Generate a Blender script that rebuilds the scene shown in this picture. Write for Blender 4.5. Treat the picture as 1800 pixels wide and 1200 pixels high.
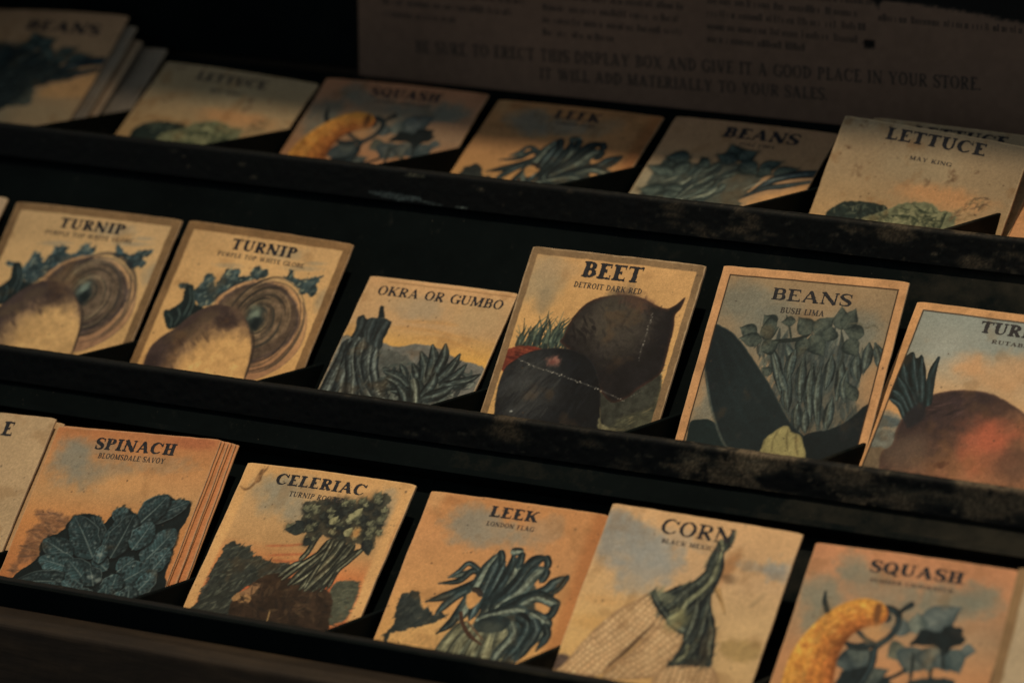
# Antique shop counter display box of seed packets, seen close up.
# Everything is built in millimetres and scaled to metres by U.
import bpy, math, random
import numpy as np
from mathutils import Matrix, Vector

U = 0.001
scene = bpy.context.scene
for o in list(bpy.data.objects):
    bpy.data.objects.remove(o, do_unlink=True)
COL = scene.collection

# ------------------------------------------------------------------ camera
cam_data = bpy.data.cameras.new("camera")
cam = bpy.data.objects.new("camera", cam_data)
COL.objects.link(cam)
scene.camera = cam
cam_data.sensor_width = 36.0
cam_data.lens = 157.045
cam_data.clip_start = 0.05
cam_data.clip_end = 60.0
PSI, PHI, RHO = 0.498037, 0.253598, -0.004038
fw = Vector((-math.sin(PSI) * math.cos(PHI), math.cos(PSI) * math.cos(PHI), -math.sin(PHI)))
rt = Vector((math.cos(PSI), math.sin(PSI), 0.0))
up = rt.cross(fw)
r2 = math.cos(RHO) * rt + math.sin(RHO) * up
u2 = -math.sin(RHO) * rt + math.cos(RHO) * up
m = Matrix((r2, u2, -fw)).transposed().to_4x4()
m.translation = Vector((592.63, -1382.72, 538.33)) * U
cam.matrix_world = m
cam_data.dof.use_dof = True
cam_data.dof.focus_distance = 1.765
cam_data.dof.aperture_fstop = 7.4
cam_data.dof.aperture_blades = 9

# ------------------------------------------------------------------ world and lamp
world = bpy.data.worlds.new("World")
scene.world = world
world.use_nodes = True
bg = world.node_tree.nodes["Background"]
bg.inputs["Color"].default_value = (0.80, 0.83, 0.80, 1)
bg.inputs["Strength"].default_value = 0.20

# one small warm ceiling spot over the front of the box
ld = bpy.data.lights.new("ceiling_spot", 'SPOT')
ld.energy = 63.0
ld.color = (1.0, 0.745, 0.485)
ld.shadow_soft_size = 19 * U
ld.spot_size = math.radians(46)
ld.spot_blend = 1.0
lamp = bpy.data.objects.new("ceiling_spot", ld)
COL.objects.link(lamp)
lamp.location = Vector((-60, 0, 1500)) * U
lamp.rotation_euler = (Vector((-195, -70, 40)) - Vector((-60, 0, 1500))).to_track_quat('-Z', 'Y').to_euler()

scene.view_settings.view_transform = 'Standard'
scene.view_settings.look = 'None'
scene.view_settings.exposure = 0.0
scene.view_settings.gamma = 1.0
scene.view_settings.use_curve_mapping = False
scene.cycles.max_bounces = 6
scene.cycles.use_denoising = True

# ------------------------------------------------------------------ helpers
LAMP = np.array([0.72, 0.605, 0.505])      # how the lamp tints a white sheet in the box

def lin(c):
    c = np.asarray(c, dtype=np.float64) / 255.0
    return np.where(c <= 0.04045, c / 12.92, ((np.clip(c, 0, 1) + 0.055) / 1.055) ** 2.4)

def ink(c):
    """albedo of a printed colour, given how it looks under the warm lamp"""
    q = lin(c)
    k = q.mean(-1, keepdims=True)
    q = (q - k) * 0.94 + k
    q = q * (0.62 + 0.38 * np.clip((k - 0.01) / 0.16, 0, 1))
    q = q + (np.minimum(q, q.mean(-1, keepdims=True) * 1.15) - q) * (np.array([0, 0, 0.6]) + np.array([0, 0, 0.35]) * (k < 0.09))      # blues have yellowed
    return np.clip(q / LAMP, 0.002, 0.9)

_tabs = {}
def vnoise(X, Y, scale, seed=0, octaves=3):
    """value noise in 0..1 on arrays of millimetres"""
    out = np.zeros_like(X, dtype=np.float64)
    amp, tot = 1.0, 0.0
    for o in range(octaves):
        key = seed * 17 + o
        if key not in _tabs:
            _tabs[key] = np.random.RandomState(1000 + key).rand(64, 64)
        t = _tabs[key]
        x = X / scale + 13.7 * o + seed * 3.1
        y = Y / scale + 7.3 * o
        xi = np.floor(x).astype(int); yi = np.floor(y).astype(int)
        fx = x - xi; fy = y - yi
        fx = fx * fx * (3 - 2 * fx); fy = fy * fy * (3 - 2 * fy)
        a = t[yi % 64, xi % 64]; b = t[yi % 64, (xi + 1) % 64]
        c = t[(yi + 1) % 64, xi % 64]; d = t[(yi + 1) % 64, (xi + 1) % 64]
        out += amp * ((a * (1 - fx) + b * fx) * (1 - fy) + (c * (1 - fx) + d * fx) * fy)
        tot += amp; amp *= 0.5; scale *= 0.5
    return out / tot

def sstep(a, b, x):
    t = np.clip((x - a) / (b - a), 0, 1)
    return t * t * (3 - 2 * t)

def catmull(pts, n=10, closed=False):
    P = [np.array(p, float) for p in pts]
    if closed:
        P = [P[-1]] + P + [P[0], P[1]]
    else:
        P = [2 * P[0] - P[1]] + P + [2 * P[-1] - P[-2]]
    out = []
    for i in range(1, len(P) - 2):
        p0, p1, p2, p3 = P[i - 1], P[i], P[i + 1], P[i + 2]
        for k in range(n):
            t = k / n
            out.append(0.5 * (2 * p1 + (p2 - p0) * t + (2 * p0 - 5 * p1 + 4 * p2 - p3) * t * t
                              + (3 * p1 - p0 - 3 * p2 + p3) * t ** 3))
    if not closed:
        out.append(P[-2])
    return np.array(out)

# ------------------------------------------------------------------ the printer: paints a picture on a sheet
class Sheet:
    """Colour print on a w x h mm sheet: x to the right, y downwards from the top edge."""
    def __init__(s, w, h, base, res=0.3, seed=1):
        s.w, s.h, s.seed = w, h, seed
        s.nx, s.ny = int(round(w / res)) + 1, int(round(h / res)) + 1
        s.xs, s.ys = np.linspace(0, w, s.nx), np.linspace(0, h, s.ny)
        s.X, s.Y = np.meshgrid(s.xs, s.ys)
        s.C = np.ones((s.ny, s.nx, 3)) * np.array(base, float)
        s.rng = random.Random(seed)

    def win(s, x0, y0, x1, y1):
        i0 = max(0, np.searchsorted(s.xs, x0) - 1); i1 = min(s.nx, np.searchsorted(s.xs, x1) + 1)
        j0 = max(0, np.searchsorted(s.ys, y0) - 1); j1 = min(s.ny, np.searchsorted(s.ys, y1) + 1)
        if i1 <= i0 or j1 <= j0:
            return None
        return slice(j0, j1), slice(i0, i1)

    def mix(s, sl, a, col):
        c = s.C[sl]
        s.C[sl] = c + a[..., None] * (np.asarray(col, float) - c)

    def vgrad(s, stops, a=1.0):
        ys = [t[0] for t in stops]
        col = np.stack([np.interp(s.Y, ys, [t[1][k] for t in stops]) for k in range(3)], -1)
        s.C += a * (col - s.C)

    def blob(s, c, r, col, a=1.0, rot=0.0, rough=0.35):
        R = max(r) * 2.2
        sl = s.win(c[0] - R, c[1] - R, c[0] + R, c[1] + R)
        if sl is None: return
        x, y = s.X[sl] - c[0], s.Y[sl] - c[1]
        cr, sr = math.cos(rot), math.sin(rot)
        d = np.sqrt(((x * cr + y * sr) / r[0]) ** 2 + ((-x * sr + y * cr) / r[1]) ** 2)
        d += rough * (vnoise(s.X[sl], s.Y[sl], max(1.0, min(r) * 0.6), s.seed + 3, 4) - 0.5) * 2
        s.mix(sl, a * (1 - sstep(0.35, 1.5, d)), col)

    def polysd(s, P, sl):
        X, Y = s.X[sl], s.Y[sl]
        d2 = np.full(X.shape, 1e9); ins = np.zeros(X.shape, bool)
        Q = np.roll(P, -1, 0)
        for (ax, ay), (bx, by) in zip(P, Q):
            ex, ey = bx - ax, by - ay
            L = ex * ex + ey * ey + 1e-12
            t = np.clip(((X - ax) * ex + (Y - ay) * ey) / L, 0, 1)
            d2 = np.minimum(d2, (X - ax - t * ex) ** 2 + (Y - ay - t * ey) ** 2)
            c = (ay > Y) != (by > Y)
            if c.any():
                ins ^= c & (X < ex * (Y - ay) / (ey if abs(ey) > 1e-9 else 1e-9) + ax)
        d = np.sqrt(d2)
        return np.where(ins, -d, d)

    def poly(s, pts, col, a=1.0, soft=0.5, smooth=True, rough=0.25, rscale=1.6, tex=0.12, tscale=2.2,
             grad=None, edge=None):
        """filled shape; grad=(p0, p1, col1) blends towards col1; edge=(width, colour) tints the rim"""
        P = catmull(pts, 5, True) if smooth and len(pts) > 2 else np.array(pts, float)
        sl = s.win(P[:, 0].min() - 1.5, P[:, 1].min() - 1.5, P[:, 0].max() + 1.5, P[:, 1].max() + 1.5)
        if sl is None: return
        X, Y = s.X[sl], s.Y[sl]
        sd = s.polysd(P, sl)
        if rough: sd = sd + rough * 2 * (vnoise(X, Y, rscale, s.seed + 5, 3) - 0.5)
        A = a * np.clip(0.5 - sd / soft, 0, 1)
        c = np.ones(X.shape + (3,)) * np.array(col, float)
        if grad and len(grad) == 4:          # radial: (centre, radii, (from, to), colour inside)
            d = np.hypot((X - grad[0][0]) / grad[1][0], (Y - grad[0][1]) / grad[1][1])
            t = 1 - sstep(grad[2][0], grad[2][1], d + 0.22 * (vnoise(X, Y, 3.0, s.seed + 9) - 0.5))
            c += t[..., None] * (np.array(grad[3], float) - c)
        elif grad:
            p0, p1, c1 = np.array(grad[0], float), np.array(grad[1], float), grad[2]
            v = p1 - p0
            t = ((X - p0[0]) * v[0] + (Y - p0[1]) * v[1]) / (v @ v)
            t = sstep(0, 1, t + 0.25 * (vnoise(X, Y, 2.5, s.seed + 9) - 0.5))
            c += t[..., None] * (np.array(c1, float) - c)
        if edge:
            e = sstep(-edge[0], 0, sd)
            c += e[..., None] * 0.8 * (np.array(edge[1], float) - c)
        if tex:
            c *= (1 + tex * 2 * (vnoise(X, Y, tscale, s.seed + 11, 4) - 0.5))[..., None]
        s.mix(sl, A, c)

    def stroke(s, pts, w, cols, a=1.0, soft=0.35, taper=(0.15, 0.15), n=8, tex=0.15, streak=0.95):
        """brush stroke; w mm wide (one value or one per point); cols = one colour or (left, middle, right)"""
        P = catmull(pts, n) if len(pts) > 2 else np.array([np.array(pts[0]) + (np.array(pts[1]) - np.array(pts[0])) * t
                                                              for t in np.linspace(0, 1, n)])
        k = len(P)
        t = np.linspace(0, 1, k)
        if np.ndim(w): W = np.interp(t, np.linspace(0, 1, len(w)), w) / 2
        else:
            W = np.full(k, w / 2.0)
            if taper[0]: W *= np.clip(t / taper[0], 0.12, 1) ** 0.7
            if taper[1]: W *= np.clip((1 - t) / taper[1], 0.12, 1) ** 0.7
        m_ = W.max() + 1
        sl = s.win(P[:, 0].min() - m_, P[:, 1].min() - m_, P[:, 0].max() + m_, P[:, 1].max() + m_)
        if sl is None: return
        X, Y = s.X[sl], s.Y[sl]
        best = np.full(X.shape, 1e9); lat = np.zeros(X.shape); al = np.zeros(X.shape)
        for i in range(k - 1):
            ax, ay = P[i]; ex, ey = P[i + 1] - P[i]
            L = math.hypot(ex, ey) + 1e-9
            tt = np.clip(((X - ax) * ex + (Y - ay) * ey) / (L * L), 0, 1)
            dx, dy = X - ax - tt * ex, Y - ay - tt * ey
            r = W[i] + (W[i + 1] - W[i]) * tt
            d = np.sqrt(dx * dx + dy * dy) - r
            u = (dx * -ey + dy * ex) / L / np.maximum(r, 0.05)
            mk = d < best
            best = np.where(mk, d, best); lat = np.where(mk, u, lat); al = np.where(mk, (i + tt) / (k - 1), al)
        A = a * np.clip(0.5 - best / soft, 0, 1)
        if np.ndim(cols) == 2:
            c0, c1, c2 = [np.array(q, float) for q in cols]
            u = np.clip(lat, -1, 1)[..., None]
            c = np.where(u < 0, c1 + (c0 - c1) * sstep(0, 1, -u), c1 + (c2 - c1) * sstep(0, 1, u))
        else:
            c = np.ones(X.shape + (3,)) * np.array(cols, float)
        if tex:
            c = c * (1 + tex * 2 * (vnoise(X, Y, 1.1, s.seed + 21, 2) - 0.5))[..., None]
            if W.max() > 0.9:      # bristle streaks along the stroke
                ln = np.hypot(*np.diff(P, axis=0).T).sum()
                st = vnoise(lat * W.max() + 9.0, al * ln * 0.13 + P[0][0], 0.75, s.seed + 23, 2)
                c = c * (1 + streak * (st - 0.5))[..., None]
        s.mix(sl, A, c)

    def leaf(s, b, t, w, dark, mid, light, crinkle=0.5, tip=0.8, a=1.0, soft=0.4, rim=None, vein=True, shade=0.0, point=0.38, crumple=0.0):
        """one ovate leaf from b to t, crumpled between its veins"""
        b, t = np.array(b, float), np.array(t, float)
        v = t - b; L = np.hypot(*v); e = v / L; nrm = np.array([-e[1], e[0]])
        m_ = w + 1
        sl = s.win(min(b[0], t[0]) - m_, min(b[1], t[1]) - m_, max(b[0], t[0]) + m_, max(b[1], t[1]) + m_)
        if sl is None: return
        X, Y = s.X[sl], s.Y[sl]
        p = ((X - b[0]) * e[0] + (Y - b[1]) * e[1]) / L
        q = (X - b[0]) * nrm[0] + (Y - b[1]) * nrm[1]
        q = q + 0.5 * (vnoise(X, Y, 1.6, s.seed + 31, 2) - 0.5)
        pc = np.clip(p, 0, 1)
        half = np.maximum(w / 2 * (1 + 0.8 * point) * np.sin(np.pi * pc ** tip) ** 0.8 * (1 - pc) ** point, 1e-3)
        sd = np.maximum(np.abs(q) - half, np.maximum(-p * L, (p - 1) * L))
        A = a * np.clip(0.5 - sd / soft, 0, 1)
        if shade:
            s.mix(sl, shade * (1 - sstep(-0.2, 2.2, sd)), np.array(dark, float) * 0.75)
        u = q / half
        nz = vnoise(X, Y, max(0.9, w * 0.22), s.seed + 33, 3)
        ridge = 1 - np.abs(2 * nz - 1) * 2
        veins = np.abs(((p * 4.3 + np.abs(u) * 0.9 + 0.8 * nz) % 1.0) - 0.5) * 2
        val = 0.46 + crinkle * (0.55 * (nz - 0.5) * 2 + 0.25 * ridge - 0.1) + 0.12 * (veins - 0.5) - 0.45 * np.abs(u) ** 3 - 0.22 * u
        if crumple:
            n2 = vnoise(X + 31, Y + 17, max(1.6, w * 0.4), s.seed + 35, 3)
            rd = 1 - np.abs(2 * n2 - 1)
            val = 0.08 + crumple * (0.52 * sstep(0.62, 1.0, rd) + 0.35 * (nz - 0.35)) + 0.3 * sstep(0.25, -0.7, u) - 0.25 * sstep(0.6, 1.0, np.abs(u)) + 0.12 * pc
        val = np.clip(val, 0, 1)[..., None]
        dk, md, lt = [np.array(z, float) for z in (dark, mid, light)]
        c = np.where(val < 0.5, dk + (md - dk) * val * 2, md + (lt - md) * (val - 0.5) * 2)
        if vein:
            mr = (1 - sstep(0.0, 0.13, np.abs(u))) * (1 - pc) * (0.3 + 0.7 * nz)
            c = c + mr[..., None] * 0.6 * (lt - c)
        if rim is not None:
            e_ = sstep(-0.5, -0.1, sd)
            c = c + e_[..., None] * 0.4 * (np.array(rim, float) - c)
        s.mix(sl, A, c)

    def crumpled(s, b, t, w, base, hi, lo, seed=0):
        """a savoyed leaf: dark ruffled blade, pale midrib and side veins, puckers between them"""
        b, t = np.array(b, float), np.array(t, float)
        v = t - b; L = np.hypot(*v); e = v / L; nr = np.array([-e[1], e[0]])
        rg = random.Random(seed + int(abs(b[0] * 10 + t[1] * 7)))
        def P(p, u): return b + e * (p * L) + nr * (u * w / 2 * (math.sin(math.pi * min(1, max(0.0, p)) ** 0.85) ** 0.6))
        base = np.array(base, float) * rg.uniform(0.9, 1.6)
        out = [P(p, 1 + rg.uniform(-.13, .10)) for p in np.linspace(0.02, 0.96, 9)] + [t] + [P(p, -1 + rg.uniform(-.10, .13)) for p in np.linspace(0.96, 0.02, 9)]
        s.poly([q + (q - (b + t) / 2) * 0.07 + np.array([0.3, 0.6]) for q in out], np.array(lo, float) * 0.7, a=0.8, soft=1.4, rough=0.3)
        s.poly(out, base, soft=0.4, rough=0.35, rscale=1.2, tex=0.3, tscale=1.8, grad=(P(0.5, 1), P(0.5, -1), np.array(base, float) * 1.35))
        for p in np.linspace(0.1, 0.8, max(4, int(L / 2.0))):
            for sg in (-1, 1):
                for k in range(2):
                    c0 = P(p + rg.uniform(0.02, 0.12), sg * rg.uniform(0.22, 0.8))
                    d = e * rg.uniform(0.5, 1.1) + nr * sg * rg.uniform(0.2, 0.7)
                    s.stroke([c0, c0 + d * rg.uniform(0.7, 1.3)], rg.uniform(0.8, 1.5), hi, a=rg.uniform(0.12, 0.5), soft=0.8, taper=(0.3, 0.4), n=4)
                    c1 = c0 + nr * sg * 0.6 + e * 0.3
                    s.stroke([c1, c1 + d * 1.2], rg.uniform(0.7, 1.2), lo, a=0.5, soft=0.8, taper=(0.3, 0.4), n=4)
                s.stroke([P(p, 0), P(p + 0.12, sg * 0.5), P(p + 0.16, sg * 0.9)], 0.4, lo, a=0.35, soft=0.6)
        s.stroke([P(0, 0), P(0.5, 0.05), P(0.95, 0)], 0.7, np.array(hi, float) * 0.95, a=0.7, soft=0.5, taper=(0, 0.6))
        k0 = rg.randrange(0, 9)
        edge = out[:10] if seed % 2 else out[9:]
        s.stroke(edge[1:9], 0.45, hi, a=0.55, soft=0.5, taper=(0.3, 0.3), n=4)

    def dabs(s, pts, n, length, width, ang, cols, a=0.9, spread=0.5, seed=0):
        """many short brush dabs inside an outline"""
        P = catmull(pts, 4, True)
        rg = random.Random(seed * 7 + s.seed)
        x0, y0 = P.min(0); x1, y1 = P.max(0)
        k = 0; tries = 0
        while k < n and tries < n * 20:
            tries += 1
            x, y = rg.uniform(x0, x1), rg.uniform(y0, y1)
            ins = False
            for (ax, ay), (bx, by) in zip(P, np.roll(P, -1, 0)):
                if (ay > y) != (by > y) and x < (bx - ax) * (y - ay) / (by - ay + 1e-9) + ax: ins = not ins
            if not ins: continue
            k += 1
            aa = ang + rg.uniform(-spread, spread)
            l = length * rg.uniform(0.5, 1.2) / 2
            dx, dy = math.cos(aa) * l, math.sin(aa) * l
            s.stroke([(x - dx, y - dy), (x + dx, y + dy)], width * rg.uniform(0.6, 1.2), rg.choice(cols), a=a * rg.uniform(0.6, 1),
                     soft=0.35, taper=(0.4, 0.4), n=4)

    def frame(s, width, col, line=None, line_w=0.5, jitter=0.15):
        d = np.minimum(np.minimum(s.X, s.w - s.X), s.Y)
        d = d + jitter * (vnoise(s.X, s.Y, 3.0, s.seed + 41) - 0.5)
        if line is not None:
            s.mix((slice(None), slice(None)), np.clip(0.5 - (np.abs(d - width) - line_w / 2) / 0.3, 0, 1), line)
        c = np.ones(s.C.shape) * np.array(col, float) * (1 + 0.18 * (vnoise(s.X, s.Y, 5, s.seed + 43, 4) - 0.5))[..., None]
        s.mix((slice(None), slice(None)), np.clip(0.5 - (d - width + line_w / 2) / 0.35, 0, 1), c)

    def age(s, amount=1.0, edge=0.6, specks=60, edge_col=(196, 160, 118), foxing=0.25):
        X, Y = s.X, s.Y
        s.C *= (1 + amount * 0.16 * (vnoise(X, Y, 14, s.seed + 51, 4) - 0.5) + amount * 0.10 * (vnoise(X, Y, 0.9, s.seed + 53, 2) - 0.5))[..., None]
        s.C *= (1 + amount * 0.10 * (np.random.RandomState(s.seed).rand(*X.shape) - 0.5))[..., None]
        f = sstep(0.60, 0.80, vnoise(X, Y, 9, s.seed + 57, 4)) * foxing
        s.mix((slice(None), slice(None)), f, np.array([120, 82, 45.]))
        for _ in range(specks):
            x, y = s.rng.uniform(0, s.w), s.rng.uniform(0, s.h)
            r = s.rng.choice([0.2, 0.25, 0.3, 0.45])
            s.blob((x, y), (r, r * s.rng.uniform(0.6, 1.4)), s.rng.choice([(70, 50, 35), (95, 70, 45), (60, 50, 42)]), a=s.rng.uniform(0.25, 0.7), rough=0)
        d = np.minimum(np.minimum(X, s.w - X), Y) + 1.1 * (vnoise(X, Y, 2.0, s.seed + 59, 4) - 0.55)
        s.mix((slice(None), slice(None)), edge * (1 - sstep(0.0, 0.55, d)), edge_col)

    def done(s):
        return ink(s.C)

# ------------------------------------------------------------------ the type case: bold roman capitals as distance fields
def _rect(x, y, x0, y0, x1, y1):
    dx = np.maximum(x0 - x, x - x1); dy = np.maximum(y0 - y, y - y1)
    return np.where((dx > 0) & (dy > 0), np.hypot(np.maximum(dx, 0), np.maximum(dy, 0)), np.maximum(dx, dy))

def _seg(x, y, ax, ay, bx, by, w):
    ex, ey = bx - ax, by - ay
    L = math.hypot(ex, ey); ux, uy = ex / L, ey / L
    p = (x - ax) * ux + (y - ay) * uy; q = -(x - ax) * uy + (y - ay) * ux
    return np.maximum(np.abs(q) - w / 2, np.maximum(-p, p - L))

def _ell(x, y, cx, cy, rx, ry):
    return (np.sqrt(((x - cx) / rx) ** 2 + ((y - cy) / ry) ** 2) - 1) * min(rx, ry)

def _path(x, y, pts, ws):
    P = catmull(pts, 6); W = np.interp(np.linspace(0, 1, len(P)), np.linspace(0, 1, len(ws)), ws) / 2
    d = np.full(x.shape, 9.0)
    for i in range(len(P) - 1):
        ex, ey = P[i + 1] - P[i]; L2 = ex * ex + ey * ey + 1e-12
        t = np.clip(((x - P[i][0]) * ex + (y - P[i][1]) * ey) / L2, 0, 1)
        d = np.minimum(d, np.hypot(x - P[i][0] - t * ex, y - P[i][1] - t * ey) - (W[i] + (W[i + 1] - W[i]) * t))
    return d

def _smin(ds, k=0.05):
    r = ds[0]
    for d in ds[1:]:
        h = np.clip(0.5 + 0.5 * (d - r) / k, 0, 1)
        r = d + (r - d) * h - k * h * (1 - h)
    return r

class Type:
    def __init__(s, stem=0.20, thin=0.085, serif=0.075, ext=0.10, wide=1.0):
        s.S, s.T, s.F, s.E, s.wd = stem, thin, serif, ext, wide

    def stem(s, x, y, cx, w=None, top=True, bot=True, y0=0.0, y1=1.0, e=None):
        w = w or s.S; e = s.E if e is None else e
        d = [_rect(x, y, cx - w / 2, y0, cx + w / 2, y1)]
        if bot: d.append(_rect(x, y, cx - w / 2 - e, y0, cx + w / 2 + e, y0 + s.F))
        if top: d.append(_rect(x, y, cx - w / 2 - e, y1 - s.F, cx + w / 2 + e, y1))
        return _smin(d)

    def bowl(s, x, y, x0, x1, y0, y1):
        """half-round bowl from a stem at x0 out to x1"""
        ry = (y1 - y0) / 2; cy = (y0 + y1) / 2; rx = min(x1 - x0, ry * 1.15); cx = x1 - rx
        o = np.where(x > cx, _ell(x, y, cx, cy, rx, ry), np.abs(y - cy) - ry)
        rxi, ryi = rx - s.S, ry - s.T
        i = np.where(x > cx, _ell(x, y, cx, cy, max(rxi, .03), ryi), np.abs(y - cy) - ryi)
        return np.maximum(np.maximum(o, -i), x0 - x)

    def glyph(s, ch, x, y):
        S, T, F, E, k = s.S, s.T, s.F, s.E, s.wd
        L = E + S / 2
        if ch == 'I': return s.stem(x, y, L), 2 * L
        if ch in 'EFL':
            W = (0.68 if ch != 'L' else 0.66) * k
            d = [s.stem(x, y, L)]
            if ch in 'EF':
                d += [_rect(x, y, L, 1 - T, W, 1), _seg(x, y, W - .03, 1, W - .03, .75, .07), _rect(x, y, L, .47, W * .72, .47 + T), _rect(x, y, W * .72 - .06, .39, W * .72, .64)]
            if ch in 'EL':
                d += [_rect(x, y, L, 0, W + .04, T), _seg(x, y, W + .01, 0, W + .01, .27, .07)]
            return _smin(d, .04), W + .05
        if ch == 'T':
            W = .80 * k
            return _smin([s.stem(x, y, W / 2, top=False), _rect(x, y, .0, 1 - T, W, 1), _rect(x, y, 0, .75, .065, 1), _rect(x, y, W - .065, .75, W, 1)], .05), W
        if ch == 'H':
            W = .92 * k
            return _smin([s.stem(x, y, L), s.stem(x, y, W - L), _rect(x, y, L, .47, W - L, .47 + T)], .03), W
        if ch == 'D':
            W = .86 * k
            return _smin([s.stem(x, y, L), s.bowl(x, y, L, W, 0, 1)], .02), W
        if ch in 'BPR':
            W = .76 * k
            d = [s.stem(x, y, L), s.bowl(x, y, L, W - (.03 if ch == 'B' else 0), .47, 1)]
            if ch == 'B': d.append(s.bowl(x, y, L, W + .02, 0, .47 + T))
            if ch == 'R':
                d += [_seg(x, y, L + .18 * k, .50, W - .02, .02, S * .95), _rect(x, y, W - .18, 0, W + .10, F)]
                return _smin(d, .03), W + .10
            return _smin(d, .02), W + .02
        if ch in 'OQCG':
            W = .90 * k
            o = _ell(x, y, W / 2, .5, W / 2, .52); i = _ell(x, y, W / 2, .5, W / 2 - S, .52 - T)
            if ch in 'CG': i = _ell(x, y, W / 2 + (S - T) / 2, .5, W / 2 - (S + T) / 2, .52 - T)
            r = np.maximum(o, -i)
            if ch == 'Q': r = _smin([r, _seg(x, y, W * .50, .25, W * .95, -.14, S * .75)], .03)
            if ch in 'CG':
                cut = np.maximum(W * .60 - x, np.abs(y - .48) - .24)
                r = np.maximum(r, -cut)
                r = _smin([r, _rect(x, y, W - .09, .66, W - .02, 1.0)], .05)
                if ch == 'C': pass
                else: r = _smin([r, s.stem(x, y, W - S / 2 - .02, bot=False, y0=0.0, y1=.44, e=.10)], .02)
            return r, W
        if ch == 'U':
            W = .90 * k
            x1 = W - E - T / 2
            c = (L + x1) / 2; rx = (x1 + T / 2 - (L - S / 2)) / 2; cc = (L - S / 2) + rx
            o = _ell(x, y, cc, .36, rx, .38); i = _ell(x, y, cc + (S - T) / 2, .36, rx - (S + T) / 2, .38 - T * 1.1)
            r = np.maximum(np.maximum(o, -i), y - .37)
            return _smin([r, s.stem(x, y, L, bot=False, y0=.34), s.stem(x, y, x1, w=T, bot=False, y0=.34)], .02), W
        if ch == 'N':
            W = .96 * k
            return _smin([s.stem(x, y, E + T / 2, w=T), s.stem(x, y, W - E - T / 2, w=T, bot=False, y0=.0), _seg(x, y, E + .02, 1, W - E - T * .6, .0, S * 1.05)], .02), W
        if ch == 'M':
            W = 1.12 * k
            a, b = E + T / 2, W - L
            return _smin([s.stem(x, y, a, w=T), s.stem(x, y, b), _seg(x, y, a + .03, 1, (a + b) / 2, .03, S), _seg(x, y, b - .03, 1, (a + b) / 2, .03, T)], .02), W
        if ch == 'A':
            W = .94 * k
            return _smin([_seg(x, y, .13, .02, W * .47, 1, T), _seg(x, y, W - .17, .0, W * .45, 1.0, S), _rect(x, y, W * .26, .28, W * .68, .28 + T),
                          _rect(x, y, 0, 0, .27, F), _rect(x, y, W - .36, 0, W, F)], .03), W
        if ch == 'V' or ch == 'Y':
            W = .92 * k; b = 0 if ch == 'V' else .42
            d = [_seg(x, y, .17, 1, W * .5, b, S), _seg(x, y, W - .12, 1, W * .52, b, T), _rect(x, y, 0, 1 - F, .34, 1), _rect(x, y, W - .26, 1 - F, W, 1)]
            if ch == 'Y': d.append(s.stem(x, y, W * .5, top=False, y1=.47))
            return _smin(d, .03), W
        if ch == 'W':
            W = 1.3 * k
            return _smin([_seg(x, y, .16, 1, W * .32, 0, S), _seg(x, y, W * .52, 1, W * .34, 0, T), _seg(x, y, W * .50, 1, W * .68, 0, S), _seg(x, y, W - .12, 1, W * .70, 0, T),
                          _rect(x, y, 0, 1 - F, .32, 1), _rect(x, y, W * .4, 1 - F, W * .6, 1), _rect(x, y, W - .24, 1 - F, W, 1)], .03), W
        if ch == 'X':
            W = .92 * k
            return _smin([_seg(x, y, .15, 1, W - .15, 0, S), _seg(x, y, W - .14, 1, .14, 0, T), _rect(x, y, 0, 1 - F, .32, 1), _rect(x, y, W - .28, 1 - F, W, 1), _rect(x, y, 0, 0, .28, F), _rect(x, y, W - .32, 0, W, F)], .03), W
        if ch == 'K':
            W = .92 * k
            return _smin([s.stem(x, y, L), _seg(x, y, L + .05, .36, W - .14, .98, T), _seg(x, y, L + .20, .56, W - .14, .02, S), _rect(x, y, W - .30, 1 - F, W - .01, 1), _rect(x, y, W - .34, 0, W + .03, F)], .03), W + .03
        if ch == 'S':
            W = .66 * k
            p = [(.90, .76), (.80, .92), (.50, .98), (.20, .90), (.14, .72), (.34, .57), (.64, .45), (.86, .29), (.80, .10), (.50, .02), (.20, .08), (.10, .26)]
            d = _path(x, y, [(a * W, b) for a, b in p], [.05, T, T, S * .7, S, S * 1.05, S * 1.1, S, S * .7, T, T, .05])
            return _smin([d, _rect(x, y, W * .87, .66, W * .87 + .06, .99), _rect(x, y, W * .06, .02, W * .06 + .06, .34)], .05), W
        if ch == '.': return _ell(x, y, .1, .08, .1, .09), .2
        if ch == '-': return _rect(x, y, 0, .36, .26, .47), .26
        return None, .38

BOLD = Type(0.27, 0.125, 0.10, 0.095)
ROMAN = Type(0.21, 0.105, 0.08, 0.10, wide=0.95)

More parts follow.
